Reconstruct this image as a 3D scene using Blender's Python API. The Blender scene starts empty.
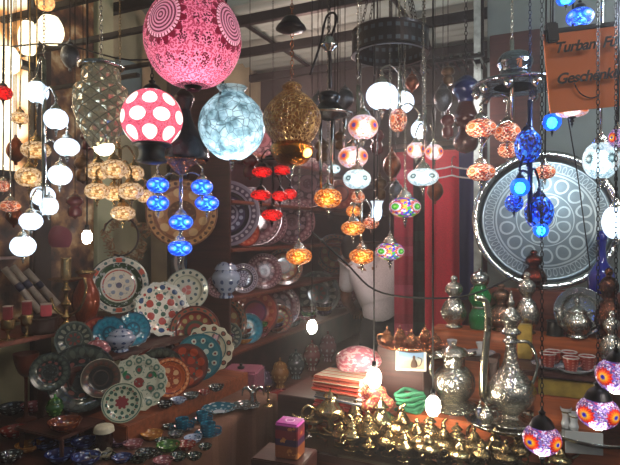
import bpy, bmesh, math, random
from mathutils import Vector, Matrix, Quaternion
random.seed(7)
C = bpy.context.scene.collection
PI = math.pi
# ---------------------------------------------------------------- camera, world, lights, exposure
F = 540.0; CX = 310.0; CY = 232.5; H = 1.6
cam = bpy.data.cameras.new('camera'); cam.sensor_width = 36; cam.lens = 36*F/620
co = bpy.data.objects.new('camera', cam); C.objects.link(co)
co.location = (0, 0, H); co.rotation_euler = (PI/2, 0, 0); cam.clip_start = .02
sc = bpy.context.scene; sc.camera = co
sc.view_settings.view_transform = 'Standard'; sc.view_settings.look = 'None'
sc.view_settings.exposure = 0.0; sc.view_settings.gamma = 1; sc.view_settings.use_curve_mapping = False
sc.cycles.use_denoising = True
HAZE = .027; sc.cycles.volume_bounces = 0
sc.cycles.max_bounces = 5; sc.cycles.diffuse_bounces = 2; sc.cycles.glossy_bounces = 3
sc.cycles.transmission_bounces = 4; sc.cycles.transparent_max_bounces = 6
sc.cycles.sample_clamp_indirect = 3; sc.cycles.sample_clamp_direct = 0
w = bpy.data.worlds.new('world'); sc.world = w; w.use_nodes = True
w.node_tree.nodes['Background'].inputs[0].default_value = (.62, .74, .80, 1)
w.node_tree.nodes['Background'].inputs[1].default_value = 0.12
def light(name, kind, loc, power, col, size=.1, target=None, size_y=None):
    l = bpy.data.lights.new(name, kind); l.energy = power; l.color = col
    if kind == 'AREA':
        l.size = size
        if size_y: l.shape = 'RECTANGLE'; l.size_y = size_y
    else: l.shadow_soft_size = size
    o = bpy.data.objects.new(name, l); C.objects.link(o); o.location = loc
    if target is not None:
        o.rotation_euler = (Vector(target)-Vector(loc)).to_track_quat('-Z', 'Y').to_euler()
    return o
light('alley_fill', 'AREA', (1.5, -.3, 2.8), 16, (1, .86, .76), .8, (.5, 2.4, 1.0))  # unseen area light added behind the camera as fill
light('cloth_fill', 'POINT', (.75, 2.75, 2.2), 5, (1, .9, .88), .04)  # added without a fitting, to brighten the red cloth
light('corner_fill', 'POINT', (.15, 3.1, 2.1), 11, (1, .85, .85), .04)  # unseen source added to lift the bending man
light('back_fill', 'POINT', (.0, 3.7, 2.45), 20, (1, .62, .52), .12)  # added point light, brightens the dark back of the stall
light('left_fill', 'POINT', (-1.25, 1.9, 2.35), 4, (1, .86, .66), .08)  # fill added out of view for the left wall
light('right_fill', 'POINT', (.95, 1.45, 2.2), 18, (.80, .92, 1), .08)  # key light added out of view for the silverware
light('counter_fill', 'POINT', (.35, 1.55, 1.85), 6, (1, .84, .66), .03)  # bare light added to lift metal and wood on the counter

# ---------------------------------------------------------------- geometry of the view
UX, UY = .906, -.423          # room axis along the back counter (to the right and nearer)
VX, VY = .423, .906           # room axis into the depth
YAW = math.atan2(UY, UX)
def P(px, py, Y): return Vector(((px-CX)/F*Y, Y, H-(py-CY)/F*Y))
def R(U, V, z=0): return Vector((U*UX+V*VX, U*UY+V*VY, z))
def YU(px, U): return U/((px-CX)/F*UX+UY)
def YV(px, V): return V/((px-CX)/F*VX+VY)
def YZ(py, z): return (H-z)*F/(py-CY)
def zof(py, Y): return H-(py-CY)/F*Y
def lin(h):
    if not isinstance(h, str): return tuple(h)
    h = h.lstrip('#'); v = [int(h[i:i+2], 16)/255 for i in (0, 2, 4)]
    return tuple(x/12.92 if x <= .04045 else ((x+.055)/1.055)**2.4 for x in v)

# ---------------------------------------------------------------- materials
class NT:
    def __init__(s, name):
        s.mat = bpy.data.materials.new(name); s.mat.use_nodes = True
        s.nt = s.mat.node_tree; s.b = s.nt.nodes['Principled BSDF']
    def n(s, t): return s.nt.nodes.new(t)
    def put(s, sock, v):
        if isinstance(v, bpy.types.NodeSocket): s.nt.links.new(v, sock)
        else:
            if isinstance(v, str): v = (*lin(v), 1)
            elif isinstance(v, tuple) and len(v) == 3 and sock.type == 'RGBA': v = (*v, 1)
            sock.default_value = v
    def m(s, op, a, b=0, c=None):
        n = s.n('ShaderNodeMath'); n.operation = op; s.put(n.inputs[0], a); s.put(n.inputs[1], b)
        if c is not None: s.put(n.inputs[2], c)
        return n.outputs[0]
    def mix(s, f, a, b, mode='MIX'):
        n = s.n('ShaderNodeMix'); n.data_type = 'RGBA'; n.blend_type = mode
        s.put(n.inputs[0], f); s.put(n.inputs[6], a); s.put(n.inputs[7], b); return n.outputs[2]
    def ramp(s, f, stops, const=True):
        n = s.n('ShaderNodeValToRGB'); cr = n.color_ramp; cr.interpolation = 'CONSTANT' if const else 'LINEAR'
        while len(cr.elements) < len(stops): cr.elements.new(1)
        for e, (p, c) in zip(cr.elements, stops): e.position = p
        for e, (p, c) in zip(cr.elements, stops): e.color = (*lin(c), 1)
        s.put(n.inputs[0], f); return n.outputs[0]
    def coord(s):
        t = s.n('ShaderNodeTexCoord').outputs['Object']; x = s.n('ShaderNodeSeparateXYZ'); s.nt.links.new(t, x.inputs[0])
        return t, x.outputs[0], x.outputs[1], x.outputs[2]
    def noise(s, vec, scale, detail=3):
        n = s.n('ShaderNodeTexNoise'); s.put(n.inputs['Vector'], vec); n.inputs['Scale'].default_value = scale; n.inputs['Detail'].default_value = detail; return n.outputs['Fac']
    def vor(s, vec, scale, feat='F1', out='Color'):
        n = s.n('ShaderNodeTexVoronoi'); n.feature = feat; s.put(n.inputs['Vector'], vec); n.inputs['Scale'].default_value = scale; return n.outputs[out]
    def bump(s, h, st=.4, d=.01):
        n = s.n('ShaderNodeBump'); n.inputs['Strength'].default_value = st; n.inputs['Distance'].default_value = d
        s.put(n.inputs['Height'], h); s.nt.links.new(n.outputs[0], s.b.inputs['Normal'])
    def p(s, **k):
        for a, v in k.items(): s.put(s.b.inputs[a.replace('_', ' ')], v)
        return s.mat
_mc = {}
def mem(fn):
    def g(name, *a, **k):
        if name not in _mc: _mc[name] = fn(name, *a, **k)
        return _mc[name]
    return g
def see_through(t, col, f):
    tr_ = t.n('ShaderNodeBsdfTransparent'); t.put(tr_.inputs[0], col); mx = t.n('ShaderNodeMixShader'); t.put(mx.inputs[0], f)
    out = t.nt.nodes['Material Output']; t.nt.links.new(t.b.outputs[0], mx.inputs[1]); t.nt.links.new(tr_.outputs[0], mx.inputs[2]); t.nt.links.new(mx.outputs[0], out.inputs[0])
def lets_light_through(t, col, f):
    tr_ = t.n('ShaderNodeBsdfTranslucent'); t.put(tr_.inputs[0], col); mx = t.n('ShaderNodeMixShader'); t.put(mx.inputs[0], f)
    out = t.nt.nodes['Material Output']; t.nt.links.new(t.b.outputs[0], mx.inputs[1]); t.nt.links.new(tr_.outputs[0], mx.inputs[2]); t.nt.links.new(mx.outputs[0], out.inputs[0])
@mem
def plain(name, col, rough=.6, metal=0, var=.25, scale=30, bump=.15):
    t = NT(name); v = t.coord()[0]; f = t.noise(v, scale)
    a = lin(col); d = tuple(x*(1-var) for x in a); l = tuple(min(1, x*(1+var)) for x in a)
    c = t.ramp(f, [(.3, d), (.7, l)], False)
    if bump: t.bump(f, bump, .004)
    return t.p(Base_Color=c, Roughness=rough, Metallic=metal)
@mem
def metal(name, col, rough=.25, scale=8, bump=.22, dark=.5):
    t = NT(name); v = t.coord()[0]
    e = t.vor(v, scale, 'DISTANCE_TO_EDGE', 'Distance'); n = t.noise(v, scale*2.5)
    g = t.m('SMOOTHSTEP', e, 0, .12) if False else t.m('MULTIPLY', t.m('MINIMUM', e, .12), 8)
    a = lin(col); c = t.mix(t.m('MULTIPLY', g, 1.0), tuple(x*dark for x in a), a)
    t.bump(t.m('ADD', g, t.m('MULTIPLY', t.noise(v, 3), .8)), bump, .02)
    return t.p(Base_Color=c, Roughness=t.m('ADD', rough-.06, t.m('MULTIPLY', n, .12)), Metallic=1.0)
@mem
def wood(name, col, rough=.5):
    t = NT(name); v = t.coord()[0]
    mp = t.n('ShaderNodeMapping'); mp.inputs['Scale'].default_value = (2, 30, 30); t.put(mp.inputs[0], v)
    f = t.noise(mp.outputs[0], 2.0, 5); a = lin(col)
    c = t.ramp(f, [(.3, tuple(x*.55 for x in a)), (.7, tuple(x*1.25 for x in a))], False)
    t.bump(f, .2, .004); return t.p(Base_Color=c, Roughness=rough)
@mem
def cloth(name, col, stripes=None, axis=0, freq=30, rough=.9):
    t = NT(name); v, x, y, z = t.coord(); c = col
    if stripes:
        q = t.m('FRACT', t.m('MULTIPLY', (x, y, z)[axis], freq))
        c = t.ramp(q, [(i/len(stripes), s) for i, s in enumerate(stripes)])
    n = t.noise(v, 160, 2); t.bump(n, .5, .003)
    c = t.mix(.35, c, t.ramp(n, [(.3, '#303030'), (.7, '#ffffff')], False), 'MULTIPLY')
    return t.p(Base_Color=c, Roughness=rough)
@mem
def mosaic(name, ground, rosette=None, n=4, st=1.6, scale=9, zc=0., k=1.0, grout='#100808', rr=.62, see=.5):
    t = NT(name); v, x, y, z = t.coord()
    vc = t.vor(v, scale); ve = t.vor(v, scale, 'DISTANCE_TO_EDGE', 'Distance')
    sp = t.n('ShaderNodeSeparateColor'); t.put(sp.inputs[0], vc)
    c = t.ramp(sp.outputs[0], [(i/len(ground), g) for i, g in enumerate(ground)])
    if rosette:
        th = t.m('ARCTAN2', y, x)
        s = t.m('SUBTRACT', t.m('FRACT', t.m('ADD', t.m('MULTIPLY', th, n/(2*PI)), .5)), .5)
        arc = t.m('MULTIPLY', s, 2*PI/n); zz = t.m('MULTIPLY', t.m('SUBTRACT', z, zc), k)
        d = t.m('SQRT', t.m('ADD', t.m('MULTIPLY', arc, arc), t.m('MULTIPLY', zz, zz)))
        ang = t.m('ARCTAN2', zz, arc)
        pet = t.m('MULTIPLY', t.m('ABSOLUTE', t.m('SINE', t.m('MULTIPLY', ang, 7))), .09)
        d2 = t.m('ADD', d, pet)
        c2 = t.ramp(t.m('DIVIDE', d2, rr), [(i/len(rosette), g) for i, g in enumerate(rosette)])
        c = t.mix(t.m('LESS_THAN', d2, rr), c, c2)
    e = t.m('MULTIPLY', t.m('MINIMUM', ve, .05), 20)
    c = t.mix(e, grout, c)
    t.bump(e, .4, .02)
    if see: see_through(t, c, t.m('MULTIPLY', e, see))
    return t.p(Base_Color=c, Roughness=.2, Emission_Color=c, Emission_Strength=st)
@mem
def glow(name, col, st, vary=.3, scale=6, see=0):
    t = NT(name); v = t.coord()[0]; f = t.noise(v, scale)
    a = lin(col); c = t.ramp(f, [(.35, tuple(x*(1-vary) for x in a)), (.65, a)], False)
    if see: see_through(t, c, see)
    return t.p(Base_Color=c, Roughness=.2, Emission_Color=c, Emission_Strength=st)
@mem
def plate_mat(name, rings, motifs=(), speck=None, rough=.16):
    """rings: (radius, colour); motifs: (radius, half width, count, duty, colour, phase)"""
    t = NT(name); v, x, y, z = t.coord()
    r = t.m('SQRT', t.m('ADD', t.m('MULTIPLY', x, x), t.m('MULTIPLY', y, y))); th = t.m('ARCTAN2', y, x)
    c = t.ramp(r, rings)
    if speck:
        sc_, th_, col = speck
        f = t.noise(v, sc_, 2); c = t.mix(t.m('GREATER_THAN', f, th_), c, col)
    for (rm, hw, n, duty, col, ph) in motifs:
        s = t.m('SUBTRACT', t.m('FRACT', t.m('ADD', t.m('MULTIPLY', th, n/(2*PI)), ph+5)), .5)
        a = t.m('DIVIDE', t.m('SUBTRACT', r, rm), hw); b = t.m('DIVIDE', s, duty)
        d = t.m('ADD', t.m('MULTIPLY', a, a), t.m('MULTIPLY', b, b))
        c = t.mix(t.m('LESS_THAN', d, 1.0), c, col)
    return t.p(Base_Color=c, Roughness=rough, Coat_Weight=.4, Coat_Roughness=.08)

silver = metal('silver_engraved', '#d2cfc2', .2, 6, .28)
silver_plain = metal('silver_smooth', '#c4c6c2', .15, 6, .08, .8)
old_silver = metal('aged_silver', '#b4ae98', .22, 6, .35)
brass = metal('brass', '#a58a5c', .22, 9, .2, .6)
brass_l = metal('polished_brass', '#c0ab7c', .18, 6, .1, .8)
copper = metal('copper', '#cc8a60', .2, 8, .35, .6)
dark_m = plain('dark_iron', '#1b1a1c', .4, .8, .2)
black_m = plain('black_steel', '#0c0d10', .5, .3, .2)
wood_o = wood('orange_wood', '#a9562a'); wood_d = wood('dark_wood', '#43201a'); wood_m = wood('red_brown_wood', '#6d3524')

# ---------------------------------------------------------------- mesh helpers
def link(name, me, mat=None, smooth=True):
    if mat is not None and not me.materials: me.materials.append(mat)
    o = bpy.data.objects.new(name, me); C.objects.link(o); return o
def cr(pts, k=4):
    out = []
    n = len(pts)
    for i in range(n-1):
        p0 = pts[max(i-1, 0)]; p1 = pts[i]; p2 = pts[i+1]; p3 = pts[min(i+2, n-1)]
        for j in range(k):
            t = j/k
            out.append(tuple(.5*((2*b)+(-a+c)*t+(2*a-5*b+4*c-d)*t*t+(-a+3*b-3*c+d)*t**3) for a, b, c, d in zip(p0, p1, p2, p3)))
    out.append(tuple(pts[-1])); return out
_me = {}
def lathe(key, prof, mat, seg=32, k=3, flute=0, fn=0, smooth=True):
    kk = (key, mat.name)
    if kk in _me: return _me[kk]
    pr = cr(prof, k) if k > 1 else prof
    pr = [(max(r, 0), z) for r, z in pr]
    vs = []; fs = []
    for r, z in pr:
        for i in range(seg):
            a = 2*PI*i/seg; rr = r*(1+flute*math.cos(fn*a)) if fn else r
            vs.append((rr*math.cos(a), rr*math.sin(a), z))
    for j in range(len(pr)-1):
        for i in range(seg):
            a = j*seg+i; b = j*seg+(i+1) % seg
            fs.append((a, b, b+seg, a+seg))
    me = bpy.data.meshes.new(key); me.from_pydata(vs, [], fs)
    bm = bmesh.new(); bm.from_mesh(me); bmesh.ops.remove_doubles(bm, verts=bm.verts, dist=1e-5)
    bmesh.ops.recalc_face_normals(bm, faces=bm.faces); bm.to_mesh(me); bm.free()
    me.polygons.foreach_set('use_smooth', [smooth]*len(me.polygons))
    me.materials.append(mat); _me[kk] = me; return me
def tube(name, pts, r, mat, seg=8, smooth_path=True, taper=None):
    pts = [Vector(p) for p in (cr([tuple(p) for p in pts], 5) if smooth_path and len(pts) > 2 else pts)]
    vs = []; fs = []; n = len(pts); up = Vector((.13, .31, .94))
    for j, p in enumerate(pts):
        d = (pts[min(j+1, n-1)]-pts[max(j-1, 0)]).normalized()
        a = d.cross(up)
        if a.length < .05: a = d.cross(Vector((1, 0, 0)))
        a.normalize(); b = d.cross(a)
        rr = r if taper is None else r+(taper-r)*j/(n-1)
        for i in range(seg):
            t = 2*PI*i/seg; vs.append(p+a*rr*math.cos(t)+b*rr*math.sin(t))
    for j in range(n-1):
        for i in range(seg):
            a = j*seg+i; b = j*seg+(i+1) % seg; fs.append((a, b, b+seg, a+seg))
    fs.append(tuple(range(seg))[::-1]); fs.append(tuple(range((n-1)*seg, n*seg)))
    me = bpy.data.meshes.new(name); me.from_pydata([tuple(v) for v in vs], [], fs)
    me.polygons.foreach_set('use_smooth', [True]*len(me.polygons)); me.materials.append(mat); return me
def chain_mesh(name, a, b, r, mat):
    """round wire links, turned by a quarter one after another"""
    a = Vector(a); b = Vector(b); L = (b-a).length; step = r*3.0; n = max(2, int(L/step))
    vs = []; fs = []; q = (b-a).to_track_quat('Z', 'Y'); A, B = 10, 4; w = r*.28
    for k in range(n):
        c = a+(b-a)*((k+.5)/n); base = len(vs); tw = Quaternion((0, 0, 1), PI/2*(k % 2))
        for i in range(A):
            t = 2*PI*i/A; e = Vector((math.cos(t)*r, 0, math.sin(t)*r*1.9)); nn = Vector((math.cos(t), 0, math.sin(t)))
            for j in range(B):
                s = 2*PI*j/B; v = e+nn*w*math.cos(s)+Vector((0, 1, 0))*w*math.sin(s)
                vs.append(tuple(c+q @ (tw @ v)))
        for i in range(A):
            for j in range(B):
                fs.append((base+i*B+j, base+((i+1) % A)*B+j, base+((i+1) % A)*B+(j+1) % B, base+i*B+(j+1) % B))
    me = bpy.data.meshes.new(name); me.from_pydata(vs, [], fs); me.materials.append(mat)
    me.polygons.foreach_set('use_smooth', [True]*len(me.polygons)); return me
def boxm(name, sx, sy, sz, mat, bev=.004, z0=True, seg=2):
    bm = bmesh.new(); bmesh.ops.create_cube(bm, size=1)
    for v in bm.verts:
        v.co = Vector((v.co.x*sx, v.co.y*sy, (v.co.z+(.5 if z0 else 0))*sz))
    if bev: bmesh.ops.bevel(bm, geom=list(bm.edges), offset=bev, segments=seg, affect='EDGES')
    me = bpy.data.meshes.new(name); bm.to_mesh(me); bm.free()
    if bev: me.polygons.foreach_set('use_smooth', [False]*len(me.polygons))
    me.materials.append(mat); return me
def join(name, meshes, mat):
    """meshes: (mesh, matrix) -> one mesh"""
    bm = bmesh.new()
    for me, M in meshes:
        t = me.copy(); t.transform(M); bm.from_mesh(t)
    out = bpy.data.meshes.new(name); bm.to_mesh(out); bm.free(); out.materials.append(mat)
    return out

# ---------------------------------------------------------------- object helpers (everything is given in world space)
WM = {}
def put(o, loc=(0, 0, 0), rot=None, scale=(1, 1, 1), parent=None):
    q = rot if isinstance(rot, Quaternion) else (Quaternion((0, 0, 1), rot) if rot else Quaternion())
    if not hasattr(scale, '__len__'): scale = (scale,)*3
    M = Matrix.LocRotScale(Vector(loc), q, Vector(scale)); WM[o.name] = M
    if parent is not None:
        o.parent = parent; o.matrix_parent_inverse = WM[parent.name].inverted()
    o.matrix_basis = M; return o
def tag(o, label, cat, group=None):
    o['label'] = label; o['category'] = cat
    if group: o['group'] = group
    return o
def thing(name, label, cat, loc, group=None, rot=None):
    o = bpy.data.objects.new(name, None); C.objects.link(o); o.empty_display_size = .05
    put(o, loc, rot); return tag(o, label, cat, group)
def part(name, me, parent, loc=(0, 0, 0), rot=None, scale=(1, 1, 1), label=None):
    o = link(name, me); put(o, loc, rot, scale, parent)
    if label: o['label'] = label
    return o
def solo(name, me, label, cat, loc=(0, 0, 0), rot=None, scale=(1, 1, 1), group=None):
    o = link(name, me); put(o, loc, rot, scale); return tag(o, label, cat, group)
def structure(name, me, loc=(0, 0, 0), rot=None, scale=(1, 1, 1)):
    o = link(name, me); put(o, loc, rot, scale); o['kind'] = 'structure'; return o

# ================================================================ the room
CEIL = 3.02
def slab(name, U0, U1, V0, V1, z0, z1, mat, kind='s', label=None, cat=None, bev=.003):
    me = boxm(name, abs(U1-U0), abs(V1-V0), z1-z0, mat, bev)
    loc = R((U0+U1)/2, (V0+V1)/2, z0)
    if kind == 's': return structure(name, me, loc, YAW)
    return solo(name, me, label, cat, loc, YAW)
floor_m = plain('stone_floor', '#3c332e', .6, 0, .3, 4)
slab('floor', -3.2, 3.6, -.8, 6.2, -.05, 0, floor_m)
# corrugated ceiling sheets, ridges along the back counter
sheet = NT('ceiling_sheet'); v_, x_, y_, z_ = sheet.coord()
sheet.p(Base_Color=sheet.ramp(sheet.noise(v_, 1.6, 4), [(.3, '#76867f'), (.7, '#a2b2ac')], False), Roughness=.65)
def corrugated(L, W, per=.11, amp=.012):
    n = int(W/per*8); vs = []; fs = []
    for i in range(n+1):
        y = -W/2+W*i/n; z = amp*math.cos(2*PI*(y+W/2)/per)
        vs += [(-L/2, y, z), (L/2, y, z), (-L/2, y, z+.03), (L/2, y, z+.03)]
    for i in range(n):
        a = 4*i; fs += [(a, a+1, a+5, a+4), (a+2, a+6, a+7, a+3)]
    me = bpy.data.meshes.new('ceiling'); me.from_pydata(vs, [], fs); me.materials.append(sheet.mat)
    me.polygons.foreach_set('use_smooth', [True]*len(fs)); return me
structure('ceiling', corrugated(7.0, 5.2), R(0.2, 1.65, CEIL), YAW)
slab('ceiling_back', -3.2, 3.6, 4.2, 6.2, 2.62, 2.68, plain('dark_ceiling', '#2a2322', .8))
slab('trim_1', -3.2, 3.6, 4.2, 4.26, 2.6, 3.1, plain('dark_header', '#191413', .8))
for i, V in enumerate((1.35, 1.9, 2.42, 2.9, 3.42, 4.02)):
    slab('trim_%d' % (i+2), -3.2, 2.6, V-.02, V+.02, 2.90, 2.96, black_m)
for i, U in enumerate((-1.9, -.9, .45, 1.5)):
    slab('trim_%d' % (i+8), U-.012, U+.012, 1.2, 4.1, 2.965, 2.985, black_m)
back_m = plain('maroon_plaster', '#451c20', .85, 0, .4, 6)
slab('wall_back', -3.2, 3.6, 6.1, 6.2, 0, 2.65, back_m)
cream = plain('aged_cream_plaster', '#a39d80', .85, 0, .2, 5)
slab('wall_left', -2.55, -2.45, -.2, 6.2, 0, 3.05, cream)
slab('wall_right', -.36, 1.9, 3.0, 3.08, 0, 3.05, plain('grey_plaster', '#84908e', .85, 0, .15, 5))
slab('trim_12', -.425, -.385, 2.96, 3.02, 0, 2.9, plain('pale_post', '#a9b1ad', .6))
slab('trim_13', -.34, -.10, 2.93, 2.985, 1.6, 2.62, wood_d)
for i, (V, z, U1, w_) in enumerate(((1.67, 2.40, -1.42, .022), (1.9, 2.31, -1.75, .018), (1.70, 2.59, -1.6, .03), (2.2, 2.47, -1.5, .02))):
    slab('trim_%d' % (i+20), -2.45, U1, V-.012, V+.012, z, z+w_, black_m)
cp = NT('carved_panel'); v_, x_, y_, z_ = cp.coord(); f_ = cp.noise(v_, 9, 5); cp.bump(f_, .8, .03)
cp.p(Base_Color=cp.ramp(f_, [(.36, '#1e120e'), (.48, '#5c3a28'), (.58, '#9c7448'), (.68, '#d8c8a0')], False), Roughness=.45)
slab('trim_28', -2.445, -2.42, 1.87, 2.27, 1.16, 2.95, cp.mat)
slab('trim_29', -2.445, -2.42, .4, 1.86, 1.16, 1.86, cp.mat)
slab('trim_25', -2.45, -2.40, 2.28, 2.40, 0, 3.0, plain('pale_green_pilaster', '#a9ad8c', .8, 0, .2, 5))
slab('trim_26', -2.45, -2.42, 2.46, 2.66, 2.2, 2.66, plain('blue_grey_panel', '#6f8384', .7, 0, .15, 5))
slab('trim_27', -2.45, -2.41, 1.88, 1.98, 0, 3.0, plain('dark_brown_post', '#2c1d18', .7))
# post between the two shelf runs
pc = R(-2.28, 2.74)
structure('trim_14', boxm('trim_14', .10, .10, 2.9, plain('beige_post', '#8d7c5e', .7, 0, .2, 8)), (pc.x-.045, pc.y, 0), 0)
structure('trim_15', boxm('trim_15', .07, .08, 2.9, plain('grey_post', '#4b4440', .7)), (pc.x+.06, pc.y, 0), 0)

# glowing panel added for strongly lit cream drapes, upper left, with dark bars
win = NT('lit_drape_glow'); v_, x_, y_, z_ = win.coord()
cw = win.ramp(win.noise(v_, 3.2, 4), [(.38, '#3a2415'), (.46, '#c98c4e'), (.53, '#ffe9c4'), (.8, '#fffdf2')], False)
win.p(Base_Color=cw, Emission_Color=cw, Emission_Strength=1.5, Roughness=.3)
wl = structure('glow_panel_1', boxm('glow_panel_1', .04, 1.3, 1.1, win.mat, 0), R(-2.42, 1.2, 1.88), YAW)
for vv in (.56, 1.0, 1.38, 1.85):
    part('panel_frame', boxm('panel_frame', .07, .03, 1.1, black_m), wl, R(-2.39, vv, 1.88), YAW)
for zz in (1.86, 2.40, 2.98):
    part('panel_frame', boxm('panel_frame', .08, 1.34, .03, black_m), wl, R(-2.38, 1.2, zz), YAW)

# thin haze volume added to imitate lens glow and a pale veil
hz = bpy.data.materials.new('thin_haze'); hz.use_nodes = True; hn = hz.node_tree; hn.nodes.clear()
ho = hn.nodes.new('ShaderNodeOutputMaterial'); hv = hn.nodes.new('ShaderNodeVolumeScatter')
hv.inputs['Color'].default_value = (.95, .93, .95, 1); hv.inputs['Density'].default_value = HAZE; hv.inputs['Anisotropy'].default_value = .55
hn.links.new(hv.outputs[0], ho.inputs['Volume'])
if HAZE: hzo = structure('haze', boxm('haze', 6.6, 6.8, 2.98, hz, 0), (0, 2.6, .01)); hzo['kind'] = 'stuff'; hzo['label'] = 'added thin haze imitating lens glow around the lamps'; hzo['category'] = 'haze'
# ---------------------------------------------------------------- left display: table, riser, steps, shelf
def unit(name, label, cat, U0, U1, V0, V1, ztop, th, mat, legs=True, zb=0):
    t = thing(name, label, cat, R((U0+U1)/2, (V0+V1)/2, 0), rot=None)
    part('top_board', boxm('top_board', abs(U1-U0), V1-V0, th, mat), t, R((U0+U1)/2, (V0+V1)/2, ztop-th), YAW)
    if legs:
        for a in (U0+.03, U1-.03):
            for b in (V0+.03, V1-.03):
                part('leg', boxm('leg', .04, .04, ztop-th-zb, mat), t, R(a, min(b, 2.46), zb), YAW)
    return t
tab = unit('display_table', 'long low wooden table in the left front carrying small bowls', 'table', -2.4, -1.38, .5, 2.5, .745, .03, wood_d)
# cloth over the table's front edge
def drape(name, w, h, top, mat, folds=9, amp=.018, n=70, seed=1):
    rnd = random.Random(seed); ph = [rnd.random()*6 for _ in range(4)]
    vs = []; fs = []; m = 24
    for j in range(m+1):
        s = j/m
        for i in range(n+1):
            x = -w/2+w*i/n; t = i/n*folds*PI*2
            a = amp*min(1, s*2.0+.15)*(math.sin(t+ph[0])+.5*math.sin(t*.47+ph[1])+.3*math.sin(t*2.1+ph[2]+s))
            vs.append((x+amp*.4*math.cos(t)*s, -a, -h*s))
    for j in range(m):
        for i in range(n):
            a = j*(n+1)+i; fs.append((a, a+1, a+n+2, a+n+1))
    if top:
        b = len(vs)
        for i in range(n+1): vs.append((-w/2+w*i/n, top, .003))
        for i in range(n): fs.append((i, b+i, b+i+1, i+1))
    me = bpy.data.meshes.new(name); me.from_pydata(vs, [], fs); me.materials.append(mat)
    me.polygons.foreach_set('use_smooth', [True]*len(fs)); return me
brown_cl = cloth('brown_table_cloth', '#5d3b30', ['#64412f', '#684436', '#74503f', '#64412f'], 0, 6)
o = solo('tablecloth', drape('tablecloth', 2.0, .70, .26, brown_cl, 7, .014), 'brown velvety cloth hanging down the front of the left display table', 'tablecloth', R(-1.365, 1.50, .748), YAW+PI/2)
mm = o.modifiers.new('t', 'SOLIDIFY'); mm.thickness = .004
solo('display_riser', boxm('display_riser', .24, .92, .08, wood('brown_riser_wood', '#7c4024')), 'orange wooden riser board under the row of standing plates on the left', 'riser', R(-1.69, 2.10, .749), YAW)
st2 = unit('display_shelf', 'middle wooden display step behind the standing plates, holding pink sugar bowls', 'shelf', -2.06, -1.84, 1.6, 2.56, 1.035, .02, wood_d, True, .746)
st3 = unit('display_shelf', 'upper left wooden shelf carrying brass candlesticks and the large green ringed plate', 'shelf', -2.40, -2.07, .6, 2.68, 1.15, .02, wood_m, True, .746)

# ---------------------------------------------------------------- back shelf unit
BU0, BU1 = -2.12, -1.82
bs = thing('shelf_unit', 'tall dark wooden shelf unit full of dark patterned plates in the back left', 'shelf', R(-1.97, 4.3, 0))
part('back_panel', boxm('back_panel', .02, 3.2, 2.5, back_m), bs, R(BU0-.01, 4.35, 0), YAW)
part('side_panel', boxm('side_panel', .30, .02, 2.5, wood_d), bs, R(-1.97, 2.76, 0), YAW)
SH = (.12, .45, .86, 1.2, 1.5, 1.8, 2.12)
for z in SH:
    part('shelf_board', boxm('shelf_board', .30, 3.16, .02, wood_m), bs, R(-1.97, 4.36, z-.02), YAW)

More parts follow.
